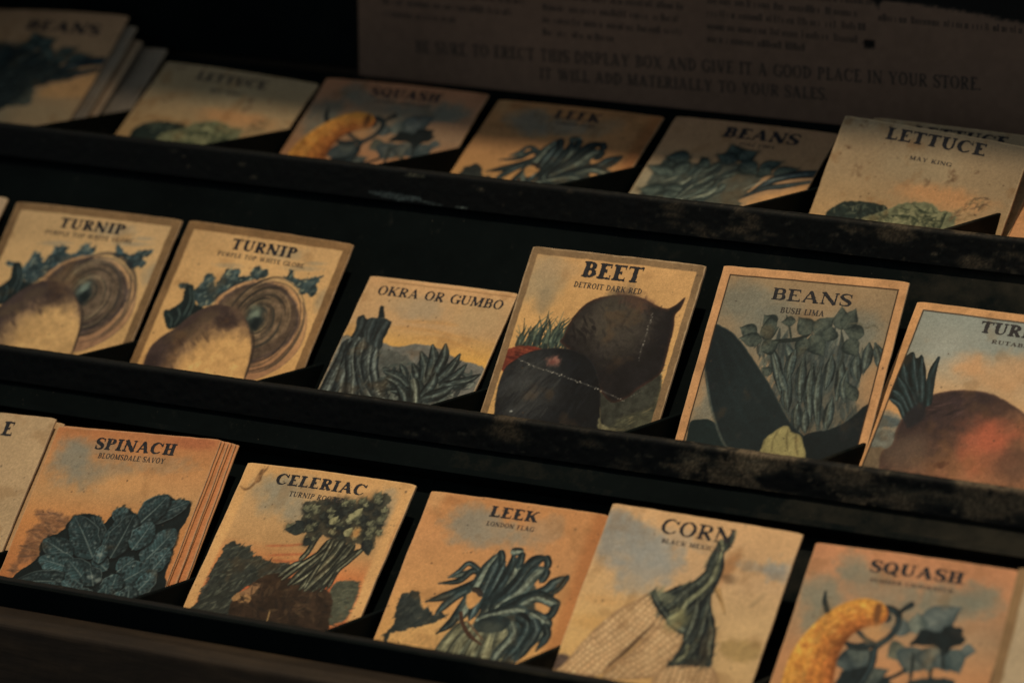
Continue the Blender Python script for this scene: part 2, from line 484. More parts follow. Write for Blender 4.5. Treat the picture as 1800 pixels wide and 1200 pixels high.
def march(sd, X, Z):
    """triangles covering sd<0 on a regular grid -> list of (verts n,2), faces"""
    ny, nx = sd.shape
    I = np.arange(ny * nx).reshape(ny, nx)
    a, b, c, d = I[:-1, :-1].ravel(), I[:-1, 1:].ravel(), I[1:, 1:].ravel(), I[1:, :-1].ravel()
    T = np.concatenate([np.stack([a, b, c], 1), np.stack([a, c, d], 1)])
    s = sd.ravel(); P = np.stack([X.ravel(), Z.ravel()], 1)
    ins = s[T] < 0; k = ins.sum(1)
    V, F = [], []
    n = 0
    full = T[k == 3]
    used, inv = np.unique(full, return_inverse=True)
    V.append(P[used]); F += [tuple(r) for r in inv.reshape(-1, 3).tolist()]
    n = len(used)
    part = T[(k == 1) | (k == 2)]
    out = []
    for tri in part.tolist():
        poly = []
        for i in range(3):
            p, q = tri[i], tri[(i + 1) % 3]
            sp, sq = s[p], s[q]
            if sp < 0: poly.append(P[p])
            if (sp < 0) != (sq < 0):
                poly.append(P[p] + (P[q] - P[p]) * (sp / (sp - sq)))
        F.append(tuple(range(n, n + len(poly)))); n += len(poly)
        out += poly
    if out: V.append(np.array(out))
    return np.concatenate(V), F

def set_type(text, face, width, cap, wear=0.0, seed=0, cells=30, gap=0.075):
    """sets a line of type: returns verts (x, z from the baseline) in mm and faces"""
    adv = []
    x = 0.0
    one = np.zeros((1, 1))
    for ch in text:
        _, w = face.glyph(ch, one, one) if ch != ' ' else (None, .42)
        adv.append((x, w)); x += w + gap
    total = x - gap
    sx = width / total
    VV, FF, n = [], [], 0
    for ch, (x0, w) in zip(text, adv):
        if ch == ' ': continue
        gx = np.arange(-0.08, w + 0.14, 1 / cells); gy = np.arange(-0.2, 1.1, 1 / cells)
        X, Y = np.meshgrid(gx, gy)
        sd, _ = face.glyph(ch, X, Y)
        if wear:
            sd = sd + wear * (vnoise(X * 10 + x0 * 10, Y * 10, 1.2, seed + 71, 3) - 0.45)
        V, F = march(sd, (X + x0) * sx, Y * cap)
        VV.append(V); FF += [tuple(i + n for i in f) for f in F]; n += len(V)
    return np.concatenate(VV), FF

# ------------------------------------------------------------------ materials
def new_mat(name):
    mt = bpy.data.materials.new(name); mt.use_nodes = True
    nt = mt.node_tree; b = nt.nodes["Principled BSDF"]
    return mt, nt, b

def node(nt, typ, **kw):
    nd = nt.nodes.new(typ)
    for k_, v in kw.items():
        if k_ in nd.inputs.keys(): nd.inputs[k_].default_value = v
        else: setattr(nd, k_, v)
    return nd

def make_print(name="printed_paper", rough=0.72, coat=0.0):
    mt, nt, b = new_mat(name)
    at = node(nt, 'ShaderNodeAttribute', attribute_name='print')
    tc = node(nt, 'ShaderNodeTexCoord')
    n1 = node(nt, 'ShaderNodeTexNoise', Scale=2600.0, Detail=3.0)
    nt.links.new(tc.outputs['Object'], n1.inputs['Vector'])
    mr = node(nt, 'ShaderNodeMapRange'); mr.inputs['To Min'].default_value = 0.86; mr.inputs['To Max'].default_value = 1.14
    mr.inputs['From Min'].default_value = 0.25; mr.inputs['From Max'].default_value = 0.75
    nt.links.new(n1.outputs['Fac'], mr.inputs['Value'])
    mx = node(nt, 'ShaderNodeVectorMath', operation='MULTIPLY')
    nt.links.new(at.outputs['Color'], mx.inputs[0]); nt.links.new(mr.outputs['Result'], mx.inputs[1])
    nt.links.new(mx.outputs['Vector'], b.inputs['Base Color'])
    n2 = node(nt, 'ShaderNodeTexNoise', Scale=420.0, Detail=6.0, Roughness=0.65)
    nt.links.new(tc.outputs['Object'], n2.inputs['Vector'])
    bp = node(nt, 'ShaderNodeBump', Strength=0.22, Distance=0.0003)
    nt.links.new(n2.outputs['Fac'], bp.inputs['Height']); nt.links.new(bp.outputs['Normal'], b.inputs['Normal'])
    b.inputs['Roughness'].default_value = rough
    b.inputs['Specular IOR Level'].default_value = 0.25
    return mt

def make_paper(name, c0, c1, scale=60.0):
    mt, nt, b = new_mat(name)
    tc = node(nt, 'ShaderNodeTexCoord')
    n1 = node(nt, 'ShaderNodeTexNoise', Scale=scale, Detail=8.0, Roughness=0.7)
    nt.links.new(tc.outputs['Object'], n1.inputs['Vector'])
    cr = node(nt, 'ShaderNodeValToRGB')
    cr.color_ramp.elements[0].position = 0.35; cr.color_ramp.elements[0].color = (*c0, 1)
    cr.color_ramp.elements[1].position = 0.68; cr.color_ramp.elements[1].color = (*c1, 1)
    nt.links.new(n1.outputs['Fac'], cr.inputs['Fac']); nt.links.new(cr.outputs['Color'], b.inputs['Base Color'])
    b.inputs['Roughness'].default_value = 0.85; b.inputs['Specular IOR Level'].default_value = 0.15
    return mt

def make_lining(name="black_lining"):
    """black painted board: scuffed, dusty, a few pale specks and worn brown patches"""
    mt, nt, b = new_mat(name)
    tc = node(nt, 'ShaderNodeTexCoord')
    n1 = node(nt, 'ShaderNodeTexNoise', Scale=16.0, Detail=9.0, Roughness=0.7)
    mp = node(nt, 'ShaderNodeMapping'); mp.inputs['Scale'].default_value = (1.0, 0.8, 0.8)
    n2 = node(nt, 'ShaderNodeTexNoise', Scale=110.0, Detail=7.0, Roughness=0.75)
    n3 = node(nt, 'ShaderNodeTexNoise', Scale=1100.0, Detail=2.0)
    nt.links.new(tc.outputs['Object'], n1.inputs['Vector'])
    nt.links.new(tc.outputs['Object'], mp.inputs['Vector']); nt.links.new(mp.outputs['Vector'], n2.inputs['Vector'])
    nt.links.new(tc.outputs['Object'], n3.inputs['Vector'])
    cr = node(nt, 'ShaderNodeValToRGB')
    E = cr.color_ramp.elements
    E[0].position = 0.34; E[0].color = (0.0012, 0.0034, 0.0044, 1)
    E[1].position = 0.78; E[1].color = (0.026, 0.0265, 0.022, 1)
    e = E.new(0.58); e.color = (0.0030, 0.0064, 0.0076, 1)
    # stronger light at the right hand end, painted in as greyer lining
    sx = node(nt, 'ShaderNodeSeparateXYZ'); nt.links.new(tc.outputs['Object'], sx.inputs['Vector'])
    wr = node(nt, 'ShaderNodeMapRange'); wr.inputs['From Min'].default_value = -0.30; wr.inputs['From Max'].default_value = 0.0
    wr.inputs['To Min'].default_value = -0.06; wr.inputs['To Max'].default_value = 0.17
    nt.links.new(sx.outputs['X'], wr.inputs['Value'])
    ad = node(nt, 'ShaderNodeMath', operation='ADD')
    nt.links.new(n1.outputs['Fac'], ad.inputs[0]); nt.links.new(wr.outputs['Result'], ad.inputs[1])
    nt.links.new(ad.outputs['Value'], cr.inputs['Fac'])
    c2 = node(nt, 'ShaderNodeValToRGB')
    c2.color_ramp.elements[0].position = 0.60; c2.color_ramp.elements[0].color = (0, 0, 0, 1)
    c2.color_ramp.elements[1].position = 0.78; c2.color_ramp.elements[1].color = (0.012, 0.0125, 0.011, 1)
    nt.links.new(n2.outputs['Fac'], c2.inputs['Fac'])
    c3 = node(nt, 'ShaderNodeValToRGB')
    c3.color_ramp.elements[0].position = 0.75; c3.color_ramp.elements[0].color = (0, 0, 0, 1)
    c3.color_ramp.elements[1].position = 0.80; c3.color_ramp.elements[1].color = (0.07, 0.065, 0.05, 1)
    nt.links.new(n3.outputs['Fac'], c3.inputs['Fac'])
    a1 = node(nt, 'ShaderNodeVectorMath', operation='ADD'); a2 = node(nt, 'ShaderNodeVectorMath', operation='ADD')
    nt.links.new(cr.outputs['Color'], a1.inputs[0]); nt.links.new(c2.outputs['Color'], a1.inputs[1])
    nt.links.new(a1.outputs['Vector'], a2.inputs[0]); nt.links.new(c3.outputs['Color'], a2.inputs[1])
    nt.links.new(a2.outputs['Vector'], b.inputs['Base Color'])
    bp = node(nt, 'ShaderNodeBump', Strength=0.25, Distance=0.0006)
    nt.links.new(n2.outputs['Fac'], bp.inputs['Height']); nt.links.new(bp.outputs['Normal'], b.inputs['Normal'])
    b.inputs['Roughness'].default_value = 0.85; b.inputs['Specular IOR Level'].default_value = 0.06
    return mt

def make_wood(name="dark_wood"):
    mt, nt, b = new_mat(name)
    tc = node(nt, 'ShaderNodeTexCoord')
    mp = node(nt, 'ShaderNodeMapping'); mp.inputs['Scale'].default_value = (1.0, 9.0, 9.0)
    nt.links.new(tc.outputs['Object'], mp.inputs['Vector'])
    n1 = node(nt, 'ShaderNodeTexNoise', Scale=14.0, Detail=9.0, Roughness=0.68, Distortion=0.4)
    n2 = node(nt, 'ShaderNodeTexNoise', Scale=18.0, Detail=8.0, Roughness=0.75)
    nt.links.new(mp.outputs['Vector'], n1.inputs['Vector']); nt.links.new(tc.outputs['Object'], n2.inputs['Vector'])
    cr = node(nt, 'ShaderNodeValToRGB')
    E = cr.color_ramp.elements
    E[0].position = 0.32; E[0].color = (0.010, 0.0075, 0.0055, 1)
    E[1].position = 0.70; E[1].color = (0.038, 0.027, 0.016, 1)
    e = E.new(0.5); e.color = (0.018, 0.013, 0.0085, 1)
    nt.links.new(n1.outputs['Fac'], cr.inputs['Fac'])
    mr = node(nt, 'ShaderNodeMapRange'); mr.inputs['From Min'].default_value = 0.3; mr.inputs['From Max'].default_value = 0.7
    mr.inputs['To Min'].default_value = 0.45; mr.inputs['To Max'].default_value = 1.35
    nt.links.new(n2.outputs['Fac'], mr.inputs['Value'])
    mx = node(nt, 'ShaderNodeVectorMath', operation='MULTIPLY')
    nt.links.new(cr.outputs['Color'], mx.inputs[0]); nt.links.new(mr.outputs['Result'], mx.inputs[1])
    nt.links.new(mx.outputs['Vector'], b.inputs['Base Color'])
    bp = node(nt, 'ShaderNodeBump', Strength=0.5, Distance=0.0008)
    nt.links.new(n1.outputs['Fac'], bp.inputs['Height']); nt.links.new(bp.outputs['Normal'], b.inputs['Normal'])
    b.inputs['Roughness'].default_value = 0.6; b.inputs['Specular IOR Level'].default_value = 0.3
    return mt

def make_ink(name, c):
    mt, nt, b = new_mat(name)
    tc = node(nt, 'ShaderNodeTexCoord')
    n1 = node(nt, 'ShaderNodeTexNoise', Scale=900.0, Detail=3.0)
    nt.links.new(tc.outputs['Object'], n1.inputs['Vector'])
    cr = node(nt, 'ShaderNodeValToRGB')
    cr.color_ramp.elements[0].position = 0.3; cr.color_ramp.elements[0].color = (*c, 1)
    cr.color_ramp.elements[1].position = 0.8; cr.color_ramp.elements[1].color = (*[q * 2.2 + 0.012 for q in c], 1)
    nt.links.new(n1.outputs['Fac'], cr.inputs['Fac']); nt.links.new(cr.outputs['Color'], b.inputs['Base Color'])
    b.inputs['Roughness'].default_value = 0.6; b.inputs['Specular IOR Level'].default_value = 0.25
    return mt

M_PRINT = make_print()
M_EDGE = make_paper("aged_paper_edge", (0.40, 0.27, 0.16), (0.66, 0.52, 0.37), 160.0)
M_BACK = make_paper("pale_paper", (0.34, 0.28, 0.21), (0.48, 0.41, 0.33), 60.0)
M_TAN = make_paper("browned_paper", (0.42, 0.22, 0.10), (0.58, 0.34, 0.17), 40.0)
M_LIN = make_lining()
M_WOOD = make_wood()
M_TITLE = make_ink("title_ink", (0.012, 0.014, 0.020))
M_SUB = make_ink("variety_ink", (0.035, 0.032, 0.032))
M_LIDINK = make_ink("lid_ink", (0.034, 0.027, 0.023))

# ------------------------------------------------------------------ mesh makers
def link_mesh(name, V, F, mats, parent=None, fmat=None, cols=None, smooth=False):
    me = bpy.data.meshes.new(name)
    me.from_pydata([tuple(v) for v in np.asarray(V, float).tolist()], [], F)
    for q in (mats if isinstance(mats, (list, tuple)) else [mats]): me.materials.append(q)
    if fmat is not None: me.polygons.foreach_set('material_index', np.array(fmat, dtype=np.int32))
    if cols is not None:
        at = me.color_attributes.new('print', 'FLOAT_COLOR', 'POINT')
        at.data.foreach_set('color', np.concatenate([cols, np.ones((len(cols), 1))], 1).astype(np.float32).ravel())
    if smooth: me.polygons.foreach_set('use_smooth', np.ones(len(me.polygons), dtype=bool))
    me.update()
    ob = bpy.data.objects.new(name, me); COL.objects.link(ob)
    if parent is not None: ob.parent = parent
    return ob

def grid_faces(nx, ny, off=0, flip=False):
    I = np.arange(nx * ny).reshape(ny, nx) + off
    a, b, c, d = I[:-1, :-1].ravel(), I[:-1, 1:].ravel(), I[1:, 1:].ravel(), I[1:, :-1].ravel()
    q = np.stack([a, b, c, d] if not flip else [d, c, b, a], 1)
    return q

def fast_grid(name, V, nx, ny, mat, cols, parent=None):
    me = bpy.data.meshes.new(name)
    Q = grid_faces(nx, ny, flip=True)
    nf = len(Q)
    me.vertices.add(len(V)); me.vertices.foreach_set('co', np.asarray(V, np.float32).ravel())
    me.loops.add(nf * 4); me.loops.foreach_set('vertex_index', Q.astype(np.int32).ravel())
    me.polygons.add(nf)
    me.polygons.foreach_set('loop_start', np.arange(0, nf * 4, 4, dtype=np.int32))
    me.polygons.foreach_set('use_smooth', np.ones(nf, dtype=bool))
    me.update(calc_edges=True)
    me.materials.append(mat)
    at = me.color_attributes.new('print', 'FLOAT_COLOR', 'POINT')
    at.data.foreach_set('color', np.concatenate([cols, np.ones((len(cols), 1))], 1).astype(np.float32).ravel())
    ob = bpy.data.objects.new(name, me); COL.objects.link(ob)
    if parent is not None: ob.parent = parent
    return ob

def extrude_profile(name, prof, x0, x1, mat, parent=None, nx=2):
    """solid with a closed (y, z) outline, running along x"""
    xs = np.linspace(x0, x1, nx); k = len(prof)
    V = [(x * U, y * U, z * U) for x in xs for y, z in prof]
    F = []
    for i in range(nx - 1):
        for j in range(k):
            a, b = i * k + j, i * k + (j + 1) % k
            F.append((a, b, b + k, a + k))
    F.append(tuple(range(k - 1, -1, -1))); F.append(tuple((nx - 1) * k + j for j in range(k)))
    ob = link_mesh(name, V, F, mat, parent)
    import bmesh
    bm = bmesh.new(); bm.from_mesh(ob.data); bmesh.ops.recalc_face_normals(bm, faces=bm.faces); bm.to_mesh(ob.data); bm.free()
    return ob

def bevel(ob, w, seg=2):
    bv = ob.modifiers.new('bevel', 'BEVEL'); bv.width = w * U; bv.segments = seg; bv.limit_method = 'ANGLE'
    return ob

def board(name, x0, x1, y0, y1, z0, z1, mat, parent=None, bev=0.8):
    return bevel(extrude_profile(name, [(y0, z0), (y1, z0), (y1, z1), (y0, z1)], x0, x1, mat, parent), bev)

SHADE_RIM_Y = 211.0
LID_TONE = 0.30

# ------------------------------------------------------------------ the display box
TH = 0.797366                                    # how far the rows of packets lean back
STEP_Y, STEP_Z = 121.541, 56.477                 # each row stands this much further back and higher
SV, CV = math.sin(TH), math.cos(TH)
X_L, X_R = -640.0, 120.0
RAIL = [(-28.0, 16.5), (85.5, 73.7), (196.0, 140.0)]   # top front edge of the board before each row

def row_pt(r, v, perp):
    """(y, z) of a point v mm up the packets' plane of row r and perp mm behind it"""
    return (r * STEP_Y + v * SV + perp * CV, r * STEP_Z + v * CV - perp * SV)

box = bpy.data.objects.new("display_box", None); COL.objects.link(box)
box.location = (0, 0, 0)
box["label"] = "black lined wooden display box with three stepped rows of seed packets and an upright lid"
box["category"] = "display box"

# boards that the packets lean on; their upper ends are the rails in front of the next row
LEAN = []
def lean_board(r, top, lip_back, foot_perp):
    ft = row_pt(r, -42, foot_perp)
    if top is not None:
        (y, z) = top
        lb = (y + lip_back, z - 14.0)
        prof = [(y, z), (y, z - 14.0), lb, ft, (ft[0] + 3, ft[1] - 3.0), (lb[0] + 4.4, lb[1] - 1.0), (y + 3.4, z - 13), (y + 3.4, z)]
        LEAN.append((lb, ft))
    else:
        lb = (317.0, 151.0)
        prof = [lb, ft, (ft[0] + 3, ft[1] - 3.0), (lb[0] + 2.6, lb[1] - 3.2)]
        LEAN.append((lb, ft))
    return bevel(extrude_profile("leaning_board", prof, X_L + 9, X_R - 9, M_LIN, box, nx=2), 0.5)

lean_board(0, RAIL[1], 1.5, 5.0)
lean_board(1, RAIL[2], 3.4, 6.5)
lean_board(2, None, 0, 6.0)
# front inner board and the wooden front of the box
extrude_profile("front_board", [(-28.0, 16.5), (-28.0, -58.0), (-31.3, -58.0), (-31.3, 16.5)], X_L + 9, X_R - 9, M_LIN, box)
bevel(extrude_profile("front_wall", [(-31.5, -70.0), (-31.5, 7.6), (-40.0, 7.2), (-46.0, 5.4), (-62.0, -70.0)], X_L, X_R, M_WOOD, box, nx=2), 1.6, 3)
# floors of the three troughs
for r in range(3):
    a, b2 = row_pt(r, -37, 4.4), row_pt(r, -37, -36 if r else -20)
    c_, d_ = row_pt(r, -39.5, -36 if r else -20), row_pt(r, -39.5, 4.4)
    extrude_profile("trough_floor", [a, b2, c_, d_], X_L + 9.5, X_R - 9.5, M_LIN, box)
# side walls, back and bottom
side = [(-47, -70), (-47, 4), (60, 62), (200, 140), (330, 152), (334, 152), (334, -70)]
for x in (X_L, X_R - 9):
    bevel(extrude_profile("side_wall", side, x + 0.01, x + 8.99, M_WOOD, box), 1.0)
board("back_wall", X_L + 9.2, X_R - 9.2, 324, 333.5, -70, 152.3, M_WOOD, box)
board("bottom_board", X_L + 9.2, X_R - 9.2, -31, 323, -69, -62, M_WOOD, box)

# upright lid: black panel, unseen rim added to shade the back row, and the printed sheet pasted inside
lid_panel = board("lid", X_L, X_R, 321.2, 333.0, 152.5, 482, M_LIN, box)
V = [(x * U, y * U, z * U) for z in (470, 482) for x, y in ((X_L, SHADE_RIM_Y + 9), (X_R, SHADE_RIM_Y - 5), (X_R, 321), (X_L, 321))]   # added rim, skewed to steer its shadow edge along the back row
bevel(link_mesh("shade_rim", V, [(3, 2, 1, 0), (4, 5, 6, 7), (0, 1, 5, 4), (1, 2, 6, 5), (2, 3, 7, 6), (3, 0, 4, 7)], M_WOOD, lid_panel), 0.8)
for x in (X_L, X_R - 9):
    board("lid_side", x, x + 9, SHADE_RIM_Y + 10, 321, 152.6, 469.8, M_WOOD, lid_panel)

# painted wear along the rails: a paper binding strip folded over each front edge
def edge_tape(r, y, z, brown):
    Wd, Hh = X_R - X_L - 20, 16.5
    S = Sheet(Wd, Hh, (10, 15, 16), res=0.7, seed=90 + r)
    X, Y = S.X, S.Y
    wear = vnoise(X * 0.55, Y * 1.4, 9, 40 + r, 5)
    amt = brown(X - 10 + X_L + 20)
    k = sstep(0.62, 0.30, 0 * wear) * 0
    w1 = sstep(0.78 - 0.42 * amt, 0.98 - 0.40 * amt, wear)
    S.mix((slice(None), slice(None)), w1 * 0.95, np.array([46., 38, 28]) * (1 + 0.9 * amt)[..., None])
    fine = vnoise(X, Y, 2.4, 50 + r, 4)
    S.mix((slice(None), slice(None)), sstep(0.60, 0.80, fine) * amt * 0.75, (84, 70, 52))
    S.mix((slice(None), slice(None)), sstep(0.62, 0.75, vnoise(X, Y * 0.8, 4, 60 + r, 4)) * 0.8, (12, 14, 14))
    top = 1 - sstep(0.0, 1.4, np.abs(Y - 3.2) + 0.8 * (fine - 0.5))
    S.mix((slice(None), slice(None)), top * (0.06 + 0.3 * amt) * sstep(0.4, 0.6, vnoise(X, Y, 6, 70 + r, 3)), (74, 62, 46))
    rg = random.Random(r * 3 + 5)
    for _ in range(160):
        x = rg.uniform(0, Wd); a_ = brown(np.array(x + X_L + 10.0))
        if rg.random() > 0.12 + 0.6 * float(a_): continue
        S.blob((x, rg.uniform(1, Hh - 1)), (rg.uniform(0.4, 2.4), rg.uniform(0.3, 1.0)), rg.choice([(92, 78, 58), (72, 60, 45), (58, 50, 39), (112, 94, 70)]), a=rg.uniform(0.35, 0.8))
    if r == 2:   # a long chip in the paint
        x0 = -334.0 - (X_L + 10)
        S.poly([(x0, 13.4), (x0 + 12, 13.0), (x0 + 24, 13.6), (x0 + 24, 15.6), (x0 + 9, 15.4)], (72, 79, 74), rough=0.5, rscale=2)
        S.stroke([(x0 + 22, 15.0), (x0 + 36, 15.8)], 0.9, (64, 70, 64)); S.stroke([(x0 + 42, 15.7), (x0 + 48, 16.0)], 0.8, (84, 88, 78))
        S.poly([(x0 + 18, 4.2), (x0 + 27, 4.0), (x0 + 27, 5.2), (x0 + 18, 5.2)], (70, 66, 52), rough=0.6)
    if r == 1:
        S.blob((-126 - X_L - 10, 8.0), (7, 3.2), (118, 97, 70), a=0.7); S.blob((-102 - X_L - 10, 7.0), (8, 4.0), (124, 102, 74), a=0.7)
        S.blob((-208 - X_L - 10, 8.0), (8, 4.0), (84, 68, 48), a=0.8); S.blob((-30 - X_L - 10, 10.0), (30, 3), (84, 72, 54), a=0.6)
    S.C *= (1 + 0.5 * (np.random.RandomState(r).rand(*X.shape) - 0.5))[..., None]
    lump = 0.3 * vnoise(X, Y, 11, 80 + r, 3) + 0.25 * vnoise(X, Y, 2.2, 81 + r, 3)
    # fold the strip over the edge: first 3.2 mm lie on top, the rest hangs down the front
    t = Y
    c = 0.9
    s1 = 3.2 - c
    yy = np.where(t < s1, y + c + (s1 - t), np.where(t > 3.2 + c * 0.57, y, y + c - c * np.sin(np.clip((t - s1) / (c * 1.57), 0, 1) * np.pi / 2)))
    zz = np.where(t < s1, z, np.where(t > 3.2 + c * 0.57, z - c - (t - s1 - c * 1.57), z - c + c * np.cos(np.clip((t - s1) / (c * 1.57), 0, 1) * np.pi / 2)))
    yy = yy - 0.25 - lump * sstep(s1, 4.2, t); zz = zz + 0.25 + lump * (1 - sstep(s1, 4.2, t))
    V = np.stack([(X + X_L + 10) * U, yy * U, zz * U], -1).reshape(-1, 3)
    fast_grid("edge_strip", V, S.nx, S.ny, M_PRINT, S.done().reshape(-1, 3), box)

edge_tape(2, *RAIL[2], lambda x: np.clip(0.10 + 0.55 * sstep(-310, -150, x) + 0.12 * sstep(-120, 0, x), 0, 1))
edge_tape(1, *RAIL[1], lambda x: np.clip(0.06 + 0.5 * sstep(-260, -190, x) + 0.75 * sstep(-170, -90, x), 0, 1))
edge_tape(0, *RAIL[0], lambda x: np.clip(0.03 + 0.08 * sstep(-200, 0, x), 0, 1))

# dividers between the packets of a row
def line_y(seg, z):
    (y1, z1), (y0, z0) = seg
    return y0 + (y1 - y0) * (z - z0) / (z1 - z0)

DIV = {2: [-592.0, -506.5, -420.0, -333.7, -248.7, -163.0, -75.6, 10.5, 96.0],
       1: [-578.5, -495.2, -411.7, -325.0, -245.2, -160.2, -77.2, 6.5, 90.0],
       0: [-563.0, -479.5, -396.0, -311.6, -226.6, -145.0, -61.5, 22.0 - 4.0, 102.0]}
for r, xs in DIV.items():
    yr, zr = RAIL[r]
    for k, x in enumerate(xs):
        y0 = yr + 3.6
        z0 = zr - 0.2
        zb = z0
        for _ in range(6):
            yb = line_y(LEAN[r], zb) - 0.4
            zb = z0 - 0.087 * (yb - y0)
        fz = LEAN[r][1][1] + 6
        fy = line_y(LEAN[r], fz) - 0.4
        prof = [(y0, z0), (yb, zb), (fy, fz), (max(y0, fy - 22), fz + (8 if r else 0)), (y0, z0 - 24)]
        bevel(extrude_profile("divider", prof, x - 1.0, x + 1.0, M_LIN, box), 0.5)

# sheet pasted in the lid
lid_sheet_w, lid_sheet_h = 498.0, 316.0
S = Sheet(lid_sheet_w, lid_sheet_h, (178, 136, 107), res=1.0, seed=77)
S.C *= (1 + 0.22 * (vnoise(S.X, S.Y, 60, 5, 5) - 0.5) + 0.12 * (vnoise(S.X, S.Y, 3, 6, 3) - 0.5))[..., None]
S.poly([(247.5, 276.0), (251.5, 275.4), (252.2, 278.6), (248.0, 279.0)], (12, 12, 14), rough=0.4)
S.poly([(254, 261.5), (258, 258.0), (290, 259.5), (322, 262.5), (345, 261.5), (380, 263), (380, 250), (254, 247)], (26, 32, 32), rough=0.8, soft=1.5)
S.poly([(196, 255.0), (244, 257.0), (246, 250), (196, 248)], (34, 38, 36), rough=0.6, soft=1.5)
bulge = 0.4 + 1.2 * vnoise(S.X, S.Y, 120, 8, 2)
V = np.stack([(-411.0 + S.X) * U, (320.9 - bulge) * U, (463.5 - S.Y) * U], -1).reshape(-1, 3)
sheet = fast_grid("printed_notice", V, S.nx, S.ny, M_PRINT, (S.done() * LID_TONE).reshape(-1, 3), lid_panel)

def lid_line(text, x0, z0, x1, z1, cap, name):
    Vt, Ft = set_type(text, ROMAN, math.hypot(x1 - x0, z1 - z0), cap, wear=0.08, seed=3, cells=16)
    a = math.atan2(z1 - z0, x1 - x0)
    X = x0 + Vt[:, 0] * math.cos(a) - Vt[:, 1] * math.sin(a); Z = z0 + Vt[:, 0] * math.sin(a) + Vt[:, 1] * math.cos(a)
    yb = 320.9 - (0.4 + 1.2 * vnoise(X + 411.0, 463.5 - Z, 120, 8, 2)) - 0.15
    link_mesh(name, np.stack([X * U, yb * U, Z * U], -1), Ft, M_LIDINK, sheet)

lid_line("BE SURE TO ERECT THIS DISPLAY BOX AND GIVE IT A GOOD PLACE IN YOUR STORE.", -381.5, 163.3, -110.0, 171.0, 5.4, "notice_line")
lid_line("IT WILL ADD MATERIALLY TO YOUR SALES.", -318.5, 157.0, -180.0, 160.4, 5.0, "notice_line")
# faded columns of small type higher up the notice: too worn to read, only the rhythm of words is left
def faded_column(x, z, w, rows):
    rg = random.Random(int(x) + 1000)
    V, F = [], []
    for i, fill in enumerate(rows):
        zz = z - i * 5.6; xx = x
        while xx < x + w * fill:
            n = rg.randint(2, 8)
            for k in range(n):
                h = rg.choice([2.2, 2.2, 2.2, 3.2]); ww = rg.uniform(0.35, 0.6)
                for q in range(rg.choice([1, 2, 2])):
                    a = xx + q * 0.85
                    o = len(V)
                    for (px, pz) in ((a, zz), (a + ww, zz), (a + ww, zz + h), (a, zz + h)):
                        V.append((px, pz))
                    F.append((o, o + 1, o + 2, o + 3))
                xx += 1.9
            xx += 1.6
    V = np.array(V)
    yb = 320.9 - (0.4 + 1.2 * vnoise(V[:, 0] + 411.0, 463.5 - V[:, 1], 120, 8, 2)) - 0.15
    link_mesh("small_print", np.stack([V[:, 0] * U, yb * U, V[:, 1] * U], -1), F, M_LIDINK, sheet)

faded_column(-398, 189.5, 62, [1, 1, 0.5])
faded_column(-317, 199.0, 64, [1, 1, 1, 1, 0.4])
faded_column(-237, 208.5, 64, [1, 1, 1, 1, 1, 0.75])
faded_column(-157, 196.5, 66, [1])

# counter under the box
counter = board("counter_top", -1600, 900, -500, 1100, -110, -70.4, M_WOOD, None, bev=3)
counter["kind"] = "structure"
counter["label"] = "dark wooden counter under the display box"; counter["category"] = "counter"

